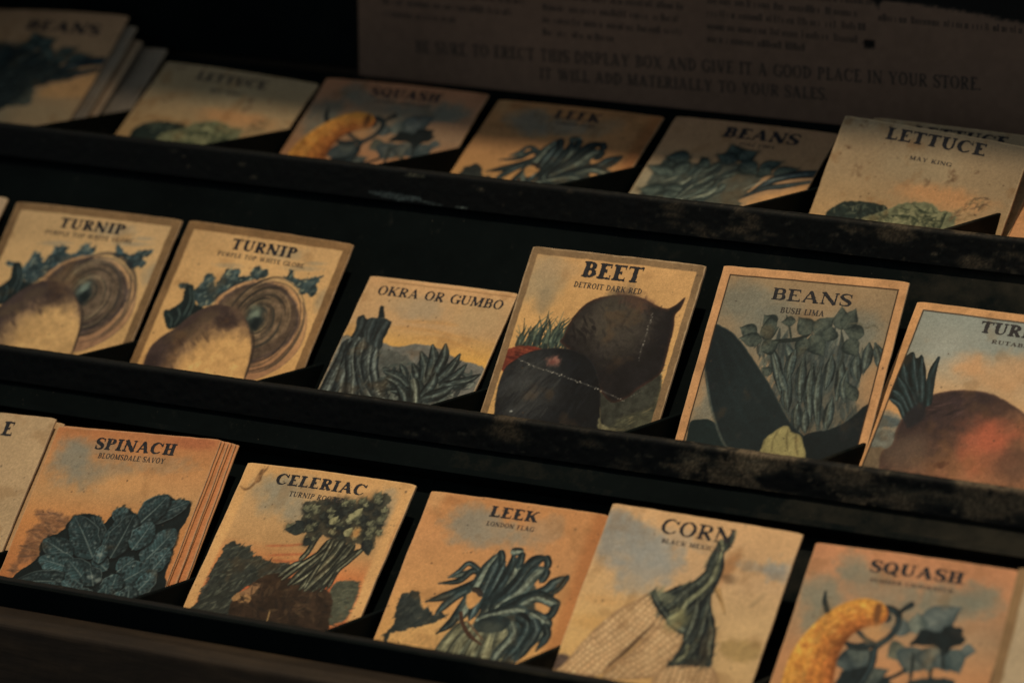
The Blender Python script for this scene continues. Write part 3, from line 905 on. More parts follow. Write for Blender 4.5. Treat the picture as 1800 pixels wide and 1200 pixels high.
# ------------------------------------------------------------------ seed packets
def packet(art, row, x0, v0, rot, w, dl, L=106.0, label="", group="seed packets in the display box", bow=0.35, curl=0.0, thick=1.3,
           title=None, variety=None, edge=None, tilt_back=0.0, pic=True, skew=0.0):
    """One paper packet. x0, v0: its top left corner along the row and up the lean; rot, dl: turn and extra lean in degrees;
    title / variety = (text, x, y of baseline from the top, width, cap height) in mm."""
    t = TH + math.radians(dl); rr = math.radians(rot)
    upv = Vector((0, math.sin(t), math.cos(t))); ex = Vector((1, 0, 0))
    e1 = math.cos(rr) * ex - math.sin(rr) * upv; e2 = math.sin(rr) * ex + math.cos(rr) * upv
    TL = Vector((x0, row * STEP_Y, row * STEP_Z)) + v0 * upv - tilt_back * Vector((0, -math.cos(t), math.sin(t)))
    O = TL + (w / 2) * e1 - L * e2
    M = Matrix((e1, e2.cross(e1), e2)).transposed().to_4x4(); M.translation = O * U
    def bend(X, Z):                     # X in 0..w, Z in 0..L from the foot; towards the viewer is negative
        uu = X / w; vv = Z / L
        return (-bow * np.sin(np.pi * uu) * (0.4 + 0.6 * vv) + curl * vv ** 3 * (uu - 0.35)
                + 0.18 * (vnoise(X + 50 * row + x0, Z, 22, 7, 2) - 0.5) * 2)
    def warp(X, Z):                     # worn edges and softened corners
        vv = np.clip(Z / L, 0, 1); c = np.abs(2 * X / w - 1)
        Zn = Z + 0.45 * (vnoise(X + x0, X * 0 + 3.0, 7, 33, 4) - 0.5) * vv ** 10 - 0.45 * c ** 40 * vv ** 24
        Xn = X + 0.45 * (vnoise(Z + x0, Z * 0 + 9.0, 9, 34, 4) - 0.5) * c ** 6 * np.sign(X - w / 2) * -1
        return Xn, Zn
    # the envelope itself
    nx, nz = 41, 49
    xs = np.linspace(0, w, nx); zs = np.linspace(0, L, nz)
    Xg, Zg = np.meshgrid(xs, zs)
    wob = 0.25 * (vnoise(Xg * 0 + x0, Zg, 6, 31, 3) - 0.5)
    Xe, Ze = warp(Xg, Zg)
    Xe = Xe + 0.4 * wob * np.where((Xg == 0) | (Xg == w), 1, 0)
    Yg = bend(Xg, Zg)
    fx = np.minimum(Xg, w - Xg); fz = np.minimum(Zg, L - Zg)
    full = thick * (0.55 + 0.45 * sstep(0, w * 0.22, fx) * sstep(0, L * 0.2, fz))
    Vf = np.stack([Xe - w / 2, Yg, Ze], -1).reshape(-1, 3); Vb = np.stack([Xe - w / 2, Yg + full, Ze], -1).reshape(-1, 3)
    F = [tuple(q) for q in grid_faces(nx, nz).tolist()] + [tuple(q) for q in grid_faces(nx, nz, nx * nz, True).tolist()]
    N = nx * nz
    ring = ([(0, i) for i in range(nx)] + [(j, nx - 1) for j in range(1, nz)] + [(nz - 1, i) for i in range(nx - 2, -1, -1)] + [(j, 0) for j in range(nz - 2, 0, -1)])
    ids = [j * nx + i for j, i in ring]
    for a, b in zip(ids, ids[1:] + ids[:1]): F.append((a, a + N, b + N, b))
    ob = link_mesh("seed_packet", np.concatenate([Vf, Vb]) * U, F, edge or M_EDGE, smooth=False)
    ob.matrix_world = M
    ob["label"] = label; ob["category"] = "seed packet"; ob["group"] = group
    if art is not None:
        S = art
        inset = 0.12
        X = S.X / S.w * (w - 2 * inset) + inset; Z = L - inset - S.Y
        Xw, Zw = warp(X, Z)
        V = np.stack([Xw - w / 2, bend(X, Z) - 0.09, Zw], -1).reshape(-1, 3) * U
        fast_grid("picture", V, S.nx, S.ny, M_PRINT, S.done().reshape(-1, 3), ob)
    for nm, spec, face, mat in (("title", title, BOLD, M_TITLE), ("variety_name", variety, ROMAN, M_SUB)):
        if not spec: continue
        text, tx, ty, tw, cap = spec[:5]
        Vt, Ft = set_type(text, face if len(spec) < 6 else spec[5], tw, cap, wear=0.07 if nm == "title" else 0.05, seed=int(abs(x0)) % 50, cells=26 if nm == "title" else 16)
        X = tx + Vt[:, 0]; Z = L - ty + Vt[:, 1]
        if art is not None: X = X / art.w * (w - 0.24) + 0.12
        V = np.stack([X - w / 2, bend(X, Z) - 0.09 - 0.07, Z], -1) * U
        link_mesh(nm, V, Ft, mat, ob)
    return ob

def T(text, tl, tr, bl, *extra):
    """type set between a top left, a top right and a bottom left point (mm on the sheet)"""
    cap = (bl[1] - tl[1])
    y = (tl[1] + tr[1]) / 2 + cap
    return (text, tl[0], y, tr[0] - tl[0], cap) + extra

WIDE = Type(0.225, 0.10, 0.08, 0.11, wide=1.12)
LIGHT = Type(0.215, 0.10, 0.08, 0.09, wide=1.0)

# ------------------------------------------------------------------ the pictures (colours as they look under the lamp)
CREAM, ORANGE, OCHRE = (196, 154, 102), (186, 126, 74), (200, 146, 72)
DK, MD, LT = (24, 36, 40), (62, 78, 76), (120, 130, 112)          # blue green of the leaves

def art_turnip(seed):
    S = Sheet(W_("M1"), 92, (192, 150, 96), seed=seed)
    S.vgrad([(0, (184, 146, 98)), (20, (196, 154, 100)), (60, (198, 152, 92)), (92, (190, 140, 80))])
    for c, r in zip([(62.5, 14.5), (67.2, 11.3), (27.2, 18.3), (52.4, 9.1), (77.9, 27.7)], [(9, 1.2), (5, 1.0), (7, 1.2), (10, 3), (4, 6)]):
        S.blob(c, r, (140, 128, 106), a=0.55, rot=-0.1)
    for cl, sd_ in (([(7.9, 31.1), (11.1, 29.1), (15.8, 31.9), (18.2, 28.0), (19.3, 23.5), (23.1, 25.3), (25.3, 28.0), (27.1, 22.8), (28.0, 20.2), (33.2, 19.4), (34.1, 22.7), (37.4, 22.2), (39.6, 20.4), (40.3, 17.3), (42.5, 16.5), (44.2, 18.2), (46.8, 17.3), (46.7, 21.7), (42.2, 22.9), (36.6, 26.2), (31.6, 30.9), (27.5, 35.5), (23.0, 39.1), (19.0, 36.8), (14.5, 33.5)], 1), ([(54.3, 19.6), (57.1, 19.2), (56.5, 16.2), (58.5, 16.5), (60.1, 19.2), (64.6, 19.5), (68.7, 17.4), (73.3, 16.5), (72.0, 19.4), (70.2, 21.1), (72.8, 22.6), (71.9, 26.2), (69.0, 25.2), (66.4, 26.0), (63.2, 23.1)], 2)):
        S.poly(cl, (58, 74, 76), rough=1.3, rscale=1.8, soft=0.7, tex=0.5, tscale=2.6)
        S.dabs(cl, 90 if sd_ == 1 else 34, 2.8, 1.1, -1.0, [(30, 46, 54), (66, 84, 86), (128, 132, 112), (44, 62, 66), (96, 106, 98)], spread=0.9, seed=sd_)
        S.dabs(cl, 30 if sd_ == 1 else 14, 2.2, 0.9, -0.6, [(40, 56, 62), (58, 74, 76)], spread=1.5, seed=sd_ + 5)
    # the cut turnip behind
    c0 = (55.5, 43.7)
    c1 = (49.8, 39.8)
    rim = [(28.5, 37.7), (31.9, 29.4), (38.8, 24.4), (46.9, 22.3), (56.2, 23.0), (64.7, 26.8), (71.3, 32.6), (74.3, 37.9), (75.9, 45.3), (75.3, 52.1), (72.0, 58.4), (66.5, 64.1), (58.6, 68.7), (50.6, 68.6), (38.7, 57.0)]
    S.poly(rim, (186, 140, 92), soft=0.8, rough=0.2, grad=((68.6, 29.1), (60.7, 68.9), (150, 108, 76)), edge=(0.7, (110, 84, 70)))
    S.poly([(30.1, 38.0), (34.0, 29.6), (40.2, 25.2), (47.4, 23.4), (56.2, 24.2), (63.4, 28.4), (68.7, 33.9), (71.1, 40.3), (70.3, 47.2), (66.1, 53.6), (60.2, 58.4), (54.5, 61.2), (47.6, 61.4), (39.1, 53.1)], (92, 74, 60), soft=1.6, rough=0.6, tex=0.25, edge=(2.2, (72, 60, 60)))
    S.poly([(32.8, 38.5), (36.7, 31.1), (42.1, 27.3), (48.4, 25.9), (55.8, 26.7), (61.9, 30.6), (65.3, 35.4), (66.2, 41.1), (64.9, 46.1), (60.8, 50.6), (56.0, 53.3), (50.5, 54.2), (42.3, 46.8)], (108, 88, 68), soft=1.4, rough=0.6, tex=0.3)
    rg = random.Random(seed)
    for k in range(44):
        q = 0.16 + 0.80 * k / 44
        a0 = rg.uniform(0, 6.28); n_ = rg.randint(5, 9)
        pts = []
        for j in range(n_):
            a_ = a0 + j * 0.36
            cx = c1[0] + (c0[0] - c1[0]) * q; cy = c1[1] + (c0[1] - c1[1]) * q
            pts.append((cx + 24.5 * q * math.cos(a_) * (0.82 + 0.03 * rg.random()), cy + 28 * q * math.sin(a_) * (0.88 + 0.03 * rg.random())))
        S.stroke(pts, rg.uniform(0.45, 0.95), rg.choice([(46, 48, 46), (40, 38, 40), (132, 112, 82), (92, 78, 62), (150, 126, 92), (60, 58, 52), (36, 36, 36)]), a=0.62 if q > .5 else 0.85, taper=(0.3, 0.3), soft=0.5)
    S.blob(c1, (4.6, 6.0), (48, 60, 58), a=0.9); S.blob((c1[0] - 0.6, c1[1] - 1.2), (2.2, 3.2), (120, 132, 116), a=0.9, rot=0.4); S.blob((c1[0] + 1.5, c1[1] + 3.0), (2.6, 3.4), (22, 34, 38), a=0.95)
    S.blob((c1[0] - 2.2, c1[1] - 4.5), (2.4, 1.4), (120, 124, 104), a=0.6)
    # leaf stump and the whole turnip in front
    S.poly([(6.0, 43.9), (8.7, 42.3), (12.3, 37.8), (11.2, 31.1), (12.4, 29.7), (15.0, 30.3), (19.4, 38.2), (24.3, 39.8), (20.1, 46.4), (15.6, 50.0), (10.7, 50.8)], (28, 42, 44), rough=0.6, soft=0.6, tex=0.3)
    for pts in ([(13.3, 30.8), (16.3, 37.2), (16.0, 45.1)], [(8.1, 44.3), (11.2, 46.8), (12.0, 50.6)], [(11.6, 40.8), (14.2, 44.4), (13.5, 49.4)], [(15.2, 31.5), (18.4, 37.8), (18.4, 44.7)]):
        S.stroke(pts, 1.3, ((28, 42, 44), (76, 92, 88), (34, 48, 50)), a=0.8)
    S.poly([(6.4, 67.1), (6.6, 60.7), (9.8, 55.3), (14.7, 50.2), (19.8, 43.3), (26.5, 37.9), (32.0, 36.7), (38.3, 37.2), (43.8, 39.7), (49.0, 44.8), (53.0, 50.9), (55.6, 59.1), (56.7, 70.0), (58.0, 78.8), (9.5, 86.9), (7.2, 74.7)],
           (74, 58, 54), soft=0.7, rough=0.2, tex=0.14, tscale=3, grad=((44.8, 70.0), (33.0, 32.0), (0.48, 1.02), (200, 154, 94)), edge=(1.0, (82, 64, 54)))
    S.blob((37.2, 44.2), (5, 4), (52, 40, 42), a=0.7); S.blob((40.9, 38.7), (4.5, 2.6), (112, 88, 68), a=0.7, rot=0.4)
    S.blob((18.9, 52.9), (8, 3), (92, 74, 56), a=0.75, rot=-0.5); S.blob((9.9, 69.4), (3.5, 8), (58, 44, 44), a=0.7)
    S.blob((27.8, 43.2), (6, 3), (96, 78, 58), a=0.6, rot=-0.5)
    for k in range(40):
        t_ = rg.random()
        ax, ay = (12.4, 61.2); bx, by = (37.5, 37.8)
        x, y = ax + (bx - ax) * t_ + rg.uniform(-5, 6), ay + (by - ay) * t_ + rg.uniform(-4, 7)
        S.stroke([(x, y), (x + rg.uniform(2, 5), y + rg.uniform(1.5, 5))], rg.uniform(0.5, 1.0), rg.choice([(40, 30, 34), (84, 66, 54), (112, 88, 64), (52, 40, 42)]), a=0.3, taper=(0.4, 0.4), soft=0.9)
    for pts in ([(50.7, 45.4), (54.6, 52.6), (56.2, 61.9), (56.7, 70.0)],): S.stroke(pts, 0.9, (60, 48, 40), a=0.8)
    S.frame(4.0, (128, 96, 60), jitter=0.4)
    S.age(edge=0.35, edge_col=(168, 132, 92))
    return S

def art_okra():
    S = Sheet(W_("M2"), 92, (176, 138, 92), seed=12)
    S.vgrad([(0, (190, 142, 92)), (8, (182, 140, 92)), (22, (176, 136, 90)), (36, (200, 146, 64)), (52, (212, 154, 56)), (92, (196, 144, 62))])
    S.blob((30.1, 13.3), (11, 6), (140, 124, 100), a=0.6); S.blob((19.6, 12.4), (9, 4), (162, 134, 98), a=0.5); S.blob((58.1, 14.2), (12, 9), (156, 130, 92), a=0.5)
    for q in ([(20.2, 24.0), (37.0, 23.3), (62.8, 25.9)], [(24.4, 20.3), (39.6, 19.0), (49.5, 19.2)], [(31.9, 27.9), (45.6, 26.7), (65.2, 31.7)]): S.stroke(q, 1.6, (176, 122, 60), a=0.35, soft=1.4)
    S.poly([(-1.7, 33.3), (6.8, 31.3), (17.7, 31.5), (24.1, 33.2), (29.5, 32.4), (34.5, 30.7), (40.1, 30.6), (47.7, 31.8), (56.1, 35.3), (70.0, 38.3), (70.9, 49.2), (53.3, 62.3), (-2.6, 64.4)], (104, 100, 90), rough=0.4, soft=0.7, tex=0.16)
    S.poly([(16.7, 37.7), (24.9, 35.0), (34.8, 38.3), (42.3, 42.6), (53.4, 45.6), (59.9, 61.4), (17.6, 61.5)], (84, 84, 76), rough=0.8, soft=1.2, tex=0.2)
    S.poly([(0.3, 33.0), (4.8, 31.6), (10.3, 39.4), (10.3, 61.0), (-1.2, 61.1), (0.6, 48.5)], (110, 108, 96), rough=0.8, soft=1.0, tex=0.25)
    dk, md, lt = (26, 34, 36), (58, 66, 64), (112, 116, 104)
    S.poly([(12.1, 20.4), (10.6, 15.2), (10.9, 13.9), (12.4, 14.3), (15.0, 19.7)], dk, smooth=False, rough=0.3)
    S.poly([(2.6, 21.7), (3.3, 20.5), (5.0, 19.5), (6.9, 21.3), (10.2, 20.6), (14.2, 19.9), (17.8, 20.8), (19.1, 22.0), (19.2, 28.2), (18.3, 32.9), (19.2, 39.7), (20.8, 45.6), (5.7, 33.8), (4.9, 28.5)], (40, 48, 48), rough=0.3, tex=0.25)
    for a_, w in (([(5.1, 21.4), (6.3, 27.5), (5.8, 32.3)], 4.5), ([(9.9, 21.5), (10.3, 27.7), (13.8, 35.8)], 5.5), ([(16.6, 22.2), (16.0, 29.3), (17.5, 35.3)], 5.5)):
        S.stroke(a_, w, (dk, md, (36, 44, 44)), taper=(0.1, 0.1))
    for pts, w in (([(4.1, 32.5), (4.9, 40.2), (4.2, 50.3), (3.9, 61.2)], 7), ([(5.8, 32.3), (7.2, 42.2), (8.5, 52.0), (10.3, 61.0)], 6), ([(7.5, 31.2), (8.3, 39.7), (13.0, 50.6), (16.6, 60.8)], 6.5), ([(9.5, 31.0), (12.3, 40.7), (18.0, 50.7), (26.0, 61.0)], 6), ([(14.5, 34.2), (16.6, 42.4), (22.6, 51.5), (32.6, 60.0)], 6.5), ([(17.8, 35.2), (19.9, 43.5), (23.4, 49.9), (25.6, 53.4)], 4.0)):
        S.stroke(pts, w, ((30, 38, 40), (84, 90, 84), (26, 34, 36)), taper=(0.12, 0.0), tex=0.25)
        S.stroke([(x + 0.5, y) for x, y in pts], 0.7, lt, a=0.55, taper=(0.2, 0.2))
    S.dabs([(1.0, 56.2), (7.0, 36.8), (19.2, 35.1), (32.3, 59.3), (1.1, 63.1)], 40, 6, 0.8, 1.9, [(28, 36, 38), (100, 106, 96), (70, 78, 74)], a=0.6, spread=0.25, seed=4)
    base = (45.6, 57.4)
    S.dabs([(25.4, 49.6), (27.7, 41.6), (36.4, 38.8), (49.8, 36.9), (63.5, 39.6), (67.9, 43.5), (67.0, 48.2), (52.4, 60.2), (32.3, 59.3)], 170, 5.0, 1.9, -0.8, [(28, 36, 36), (44, 52, 50), (70, 78, 72), (96, 100, 88), (34, 42, 42)], spread=1.2, seed=5)
    for b, t, w in [((42.9, 50.9), (37.0, 40.3), 4.5), ((44.7, 46.8), (38.4, 34.3), 5), ((46.5, 44.3), (42.1, 30.3), 5), ((48.9, 41.6), (47.7, 29.1), 5), ((51.4, 45.9), (55.8, 33.0), 5), ((54.3, 47.8), (60.6, 37.3), 4.5),
                    ((55.9, 48.3), (65.6, 43.8), 5), ((36.7, 49.5), (31.7, 41.4), 4), ((37.0, 50.2), (26.0, 45.7), 5), ((36.6, 52.6), (27.7, 48.5), 4), ((42.4, 54.8), (33.2, 54.6), 5), ((59.3, 46.3), (68.3, 41.2), 4),
                    ((44.3, 57.6), (38.5, 45.4), 5), ((46.6, 58.0), (41.1, 46.6), 5), ((48.1, 53.2), (48.9, 43.2), 5), ((50.3, 55.2), (58.8, 48.6), 6), ((41.0, 58.1), (34.6, 51.4), 5)]:
        b, t = np.array(b), np.array(t); d_ = t - b; mdl = (b + t) / 2 + np.array([-d_[1], d_[0]]) * 0.08
        S.stroke([b, mdl, t], [w * 0.9, w * 1.05, w * 0.85, w * 0.25], ((22, 30, 31), (66, 75, 70), (30, 38, 38)), tex=0.3)
        S.stroke([b + 0.3, mdl + 0.25, t], 0.8, (104, 108, 96), a=0.6, taper=(0.3, 0.6))
    S.stroke([(40.1, 47.5), (43.2, 52.4), (45.9, 58.9)], 4.0, ((34, 42, 40), (110, 112, 96), (40, 46, 42)))
    S.mix((slice(None), slice(None)), np.clip(0.5 - (np.abs(S.Y - 2.0) - 0.25) / 0.3, 0, 1) * 0.6 * (S.X > 9), (118, 84, 52))
    S.age(edge=0.5, edge_col=(206, 170, 122))
    return S

def art_beet():
    S = Sheet(W_("M3"), 92, (202, 150, 88), seed=13)
    S.vgrad([(0, (196, 146, 88)), (30, (200, 150, 88)), (55, (204, 152, 84)), (92, (190, 146, 86))])
    S.blob((9.5, 14.3), (9, 12), (146, 128, 98), a=0.75); S.blob((13.3, 8.2), (10, 5), (170, 138, 98), a=0.5); S.blob((12.2, 23.0), (4, 6), (130, 112, 84), a=0.5)
    rg = random.Random(6)
    for k in range(80):      # grass
        x0, y0 = (6.3, 45.5); x1, y1 = (28.6, 41.2)
        t_ = rg.random(); x = x0 + (x1 - x0) * t_; y = y0 + (y1 - y0) * t_ + rg.uniform(-3, 2)
        h = rg.uniform(6, 15) * (1 - 0.35 * abs(t_ - 0.4))
        S.stroke([(x, y), (x + rg.uniform(-1, 2), y - h * 0.5), (x + rg.uniform(-3, 5), y - h)], rg.uniform(0.8, 1.5), rg.choice([(44, 56, 50), (70, 82, 68), (96, 104, 82), (34, 46, 44), (56, 70, 62)]), a=0.85, taper=(0, 0.9))
    S.poly([(2.8, 46.0), (8.2, 43.5), (16.3, 43.5), (18.2, 44.3), (12.6, 49.6), (7.4, 53.9), (4.1, 56.3), (2.5, 54.1)], (122, 52, 34), smooth=False, rough=0.5, tex=0.25)
    for k in range(14):
        x0, y0 = (5.4, 52.9); x1, y1 = (15.8, 44.4); t_ = rg.random(); y = y0 + (y1 - y0) * rg.random()
        S.stroke([(x0 + (x1 - x0) * t_ - 3, y), (x0 + (x1 - x0) * t_ + 4, y + 0.6)], rg.uniform(0.5, 1.2), rg.choice([(88, 34, 26), (150, 72, 44), (108, 44, 30), (70, 30, 26)]), a=0.8)
    # ground at lower right
    S.poly([(52.7, 71.7), (59.8, 63.7), (68.4, 55.5), (72.4, 47.9), (75.1, 57.8), (74.6, 70.5), (60.6, 81.7), (53.0, 82.7)], (74, 72, 54), rough=0.8, soft=1.5, tex=0.3)
    S.dabs([(54.3, 71.5), (61.3, 63.5), (71.8, 51.1), (73.9, 58.0), (72.6, 69.1), (60.5, 76.2)], 70, 4, 0.7, -0.5, [(60, 60, 46), (94, 88, 64), (48, 50, 42), (120, 106, 72)], a=0.6, seed=3)
    S.dabs([(70.8, 48.9), (71.6, 42.4), (74.4, 49.2), (73.9, 54.0)], 20, 3, 0.5, -0.6, [(176, 146, 96), (120, 112, 80)], seed=8)
    S.poly([(52.8, 73.2), (46.3, 61.4), (57.5, 56.1), (69.9, 49.8), (73.5, 50.1), (73.6, 59.6), (71.0, 63.8), (60.9, 69.8), (57.2, 75.8)], (58, 58, 48), rough=0.8, soft=1.8, tex=0.3)
    # the beet behind
    back = [(25.7, 40.8), (25.8, 37.6), (26.5, 31.8), (28.7, 26.1), (32.8, 21.0), (38.5, 18.3), (44.5, 16.9), (50.9, 16.7), (56.8, 17.7), (62.3, 19.8), (66.9, 20.5), (69.9, 18.7), (73.1, 14.9), (72.7, 20.0), (71.2, 23.0), (72.4, 28.8), (72.7, 38.3), (73.0, 47.0), (70.3, 51.3), (65.4, 55.9), (60.6, 61.2), (53.0, 62.2), (36.8, 46.7)]
    S.poly(back, (30, 27, 28), soft=0.6, rough=0.2, tex=0.3, tscale=4.5, grad=((45.1, 28.0), (26, 24), (0.2, 1.05), (66, 58, 50)), edge=(1.8, (66, 42, 33)))
    S.blob((43.5, 26.6), (11, 12), (84, 74, 60), a=0.65, rough=0.9); S.blob((50.5, 33.8), (9, 9), (70, 62, 52), a=0.6, rough=0.9); S.blob((52.4, 19.1), (9, 3), (92, 62, 50), a=0.6, rot=0.2, rough=0.8)
    S.dabs([(32.5, 32.7), (38.4, 20.8), (54.0, 19.0), (63.9, 25.0), (62.0, 39.6), (51.3, 46.5)], 90, 4.5, 1.4, 0.9, [(34, 30, 30), (88, 76, 60), (60, 52, 46), (40, 36, 34), (74, 66, 54)], a=0.3, spread=0.9, seed=6)
    S.dabs([(27.2, 36.6), (31.0, 28.1), (38.7, 32.0), (36.9, 41.8), (30.7, 42.6)], 24, 5, 1.6, 0.8, [(30, 26, 26), (44, 38, 36)], a=0.7, seed=9)
    # the beet in front
    front = [(7.4, 79.1), (4.9, 69.0), (3.9, 60.3), (4.6, 54.2), (7.8, 50.2), (12.4, 46.6), (18.9, 44.0), (26.7, 42.8), (34.2, 43.4), (40.7, 46.2), (45.8, 52.0), (49.3, 59.5), (52.2, 68.6), (56.2, 82.3), (10.4, 88.2)]
    S.poly(front, (19, 22, 26), soft=0.6, rough=0.2, tex=0.25, tscale=4, grad=((16.8, 60.3), (22, 26), (0.2, 1.05), (58, 58, 56)), edge=(0.9, (40, 38, 38)))
    S.dabs([(5.6, 58.5), (12.3, 51.3), (23.3, 49.9), (30.4, 57.0), (26.4, 75.1), (14.9, 79.7), (7.0, 72.8)], 90, 8, 1.5, -1.0, [(62, 64, 62), (28, 30, 34), (80, 80, 74), (48, 50, 52), (24, 26, 30)], a=0.35, spread=0.3, seed=7)
    S.dabs([(30.4, 57.0), (38.3, 51.3), (47.9, 61.2), (50.6, 75.1), (36.7, 76.9)], 40, 7, 1.6, -1.1, [(20, 24, 28), (34, 36, 38)], a=0.5, spread=0.3, seed=8)
    S.blob((24.9, 48.8), (3.1, 2.3), (140, 92, 76), a=0.95, rough=0.5); S.blob((24.6, 49.4), (1.4, 1.0), (110, 62, 54), a=0.7)
    S.poly([(52.1, 71.0), (54.7, 73.0), (61.7, 74.9), (62.9, 81.4), (55.9, 82.3)], (112, 104, 74), rough=0.6, soft=1, tex=0.2)
    S.stroke([(51.0, 65.6), (52.9, 70.9), (54.4, 77.0)], 0.6, (92, 84, 60), a=0.8)
    # a worn crease across the picture
    for pts, a_ in (([(8.8, 49.4), (17.4, 52.1), (26.1, 53.6), (33.0, 55.1), (40.0, 56.6), (46.8, 58.0), (53.0, 59.8), (60.9, 62.1)], 0.95), ([(61.0, 23.0), (61.6, 26.1), (61.3, 29.3), (61.3, 34.9), (61.1, 38.9), (61.6, 43.6)], 0.7), ([(60.6, 61.2), (65.8, 57.4), (69.0, 54.6)], 0.3)):
        P_ = catmull(pts, 14)
        S.stroke(pts, 0.42, (120, 112, 98), a=0.55 * a_, soft=0.6, tex=0.5)
        for q in P_:
            if rg.random() < 0.5 * a_:
                S.blob((q[0] + rg.uniform(-.4, .4), q[1] + rg.uniform(-.4, .4)), (rg.uniform(0.15, 0.38), rg.uniform(0.12, 0.28)), (176, 166, 146), a=rg.uniform(0.2, 0.9) * a_, rough=0.5)
    S.blob((13.2, 72.4), (0.7, 0.5), (150, 150, 140), a=0.8)
    S.frame(3.4, (130, 100, 66), jitter=0.5)
    S.age(edge=0.55, edge_col=(196, 164, 122))
    return S

def art_bush_lima():
    S = Sheet(W_("M4"), 92, (150, 124, 90), seed=14)
    S.vgrad([(0, (152, 121, 84)), (25, (136, 114, 85)), (55, (130, 108, 80)), (70, (152, 118, 79)), (92, (122, 102, 78))])
    for q, r in (((13.1, 14.0), (12, 8)), ((27.4, 24.2), (12, 12)), ((57.5, 34.3), (14, 14)), ((63.2, 22.3), (10, 8)), ((8.4, 62.4), (6, 10))): S.blob(q, r, (112, 112, 98), a=0.7)
    S.blob((76.0, 43.8), (6, 9), (176, 130, 84), a=0.7); S.blob((3.4, 56.4), (4, 8), (170, 128, 84), a=0.6)
    dk, md, lt = (34, 44, 44), (76, 84, 76), (116, 118, 98)
    rg = random.Random(2)
    S.dabs([(22.7, 31.3), (39.7, 27.9), (60.1, 25.9), (72.4, 36.1), (69.5, 49.4), (73.1, 57.1), (65.8, 65.9), (45.2, 66.6), (33.8, 48.2)], 240, 8, 2.2, 1.5, [(52, 62, 60), (80, 88, 80), (104, 106, 90), (44, 54, 54), (66, 74, 70)], a=0.75, spread=0.4, seed=1)
    S.poly([(30.0, 33.9), (44.9, 29.1), (61.4, 30.7), (67.8, 39.8), (70.3, 52.5), (72.7, 58.7), (65.8, 65.9), (55.4, 68.7), (45.2, 66.6), (37.5, 52.8)], (64, 72, 68), a=0.6, rough=1.5, soft=2.5, tex=0.3)
    for pts, w in (([(29.5, 32.3), (34.5, 41.6), (39.1, 52.6)], 4.2), ([(35.9, 31.6), (38.9, 36.3), (40.4, 42.7)], 4.0), ([(40.2, 32.8), (39.6, 39.5), (40.5, 45.9)], 4.5), ([(44.6, 35.7), (45.6, 45.4), (47.9, 54.9)], 4.6), ([(40.5, 44.3), (41.4, 52.4), (43.7, 59.4)], 4.8), ([(49.0, 38.5), (50.4, 49.8), (54.1, 62.4)], 5), ([(52.5, 39.8), (53.9, 51.0), (58.1, 65.2)], 4.6),
                   ([(47.0, 55.0), (47.9, 61.4), (49.9, 67.7)], 4.4), ([(56.0, 34.5), (56.5, 41.0), (56.8, 48.3)], 5), ([(60.1, 34.9), (62.0, 43.7), (62.7, 52.5)], 4.6), ([(66.2, 32.2), (67.0, 38.3), (69.3, 43.3)], 5), ([(69.9, 27.4), (70.5, 33.0), (70.7, 39.5)], 4.6), ([(72.3, 27.1), (75.4, 32.5), (76.8, 37.4)], 4.4), ([(63.9, 40.2), (64.0, 46.7), (66.4, 52.9)], 4), ([(60.6, 51.9), (60.9, 59.2), (61.8, 65.6)], 4.4), ([(50.9, 57.8), (51.8, 62.6), (53.4, 67.3)], 4), ([(35.3, 41.5), (38.6, 47.8), (41.0, 50.8)], 3.6)):
        S.stroke(pts, w, (dk, md, (44, 54, 52)), taper=(0.35, 0.35), a=0.95, tex=0.22)
        S.stroke([(x - 0.6, y) for x, y in pts], 0.8, lt, a=0.45, taper=(0.4, 0.4))
    S.stroke([(26.2, 31.9), (32.2, 30.2), (39.9, 28.7), (44.8, 25.8)], 1.8, (42, 50, 46)); S.stroke([(32.4, 18.8), (34.9, 23.5), (37.6, 29.8)], 0.9, (60, 66, 58)); S.stroke([(56.9, 22.9), (60.7, 34.0), (59.2, 40.7)], 1.2, (56, 62, 56))
    for b, t, w in [((44.8, 25.8), (37.8, 19.1), 7.5), ((46.0, 25.7), (52.8, 17.8), 8), ((56.9, 22.9), (54.7, 12.9), 6.5), ((58.1, 22.8), (60.7, 13.2), 7), ((23.7, 28.7), (30.6, 24.3), 7), ((28.9, 24.1), (22.9, 19.9), 6.5), ((29.3, 22.4), (23.5, 25.0), 6),
                    ((21.9, 28.1), (14.1, 25.9), 6.5), ((25.0, 30.7), (15.0, 30.6), 6), ((37.0, 20.9), (31.0, 22.2), 4), ((66.8, 24.0), (58.1, 22.8), 6.5), ((26.2, 35.1), (32.3, 30.3), 7), ((45.0, 26.6), (52.5, 34.9), 8), ((52.7, 28.3), (52.6, 21.7), 7), ((60.3, 26.7), (66.1, 33.5), 7),
                    ((70.8, 51.7), (64.1, 44.3), 5), ((32.8, 44.3), (27.8, 42.3), 4), ((42.9, 27.6), (41.9, 35.9), 6)]:
        S.leaf(b, t, w, (36, 46, 44), (72, 80, 70), (108, 110, 90), crinkle=0.4, tip=0.9, soft=0.6, a=0.95)
    S.stroke([(58.7, 20.3), (63.2, 19.4), (66.9, 21.1), (69.7, 19.6), (72.5, 21.4)], 0.7, (104, 98, 78), a=0.7)
    # the opened pod: dark hull with a pale bean
    S.poly([(4.3, 68.2), (7.9, 66.6), (12.8, 66.4), (17.7, 69.6), (24.3, 78.6), (24.6, 82.6), (4.9, 84.9), (4.8, 75.9)], (28, 44, 46), rough=0.2, tex=0.12)
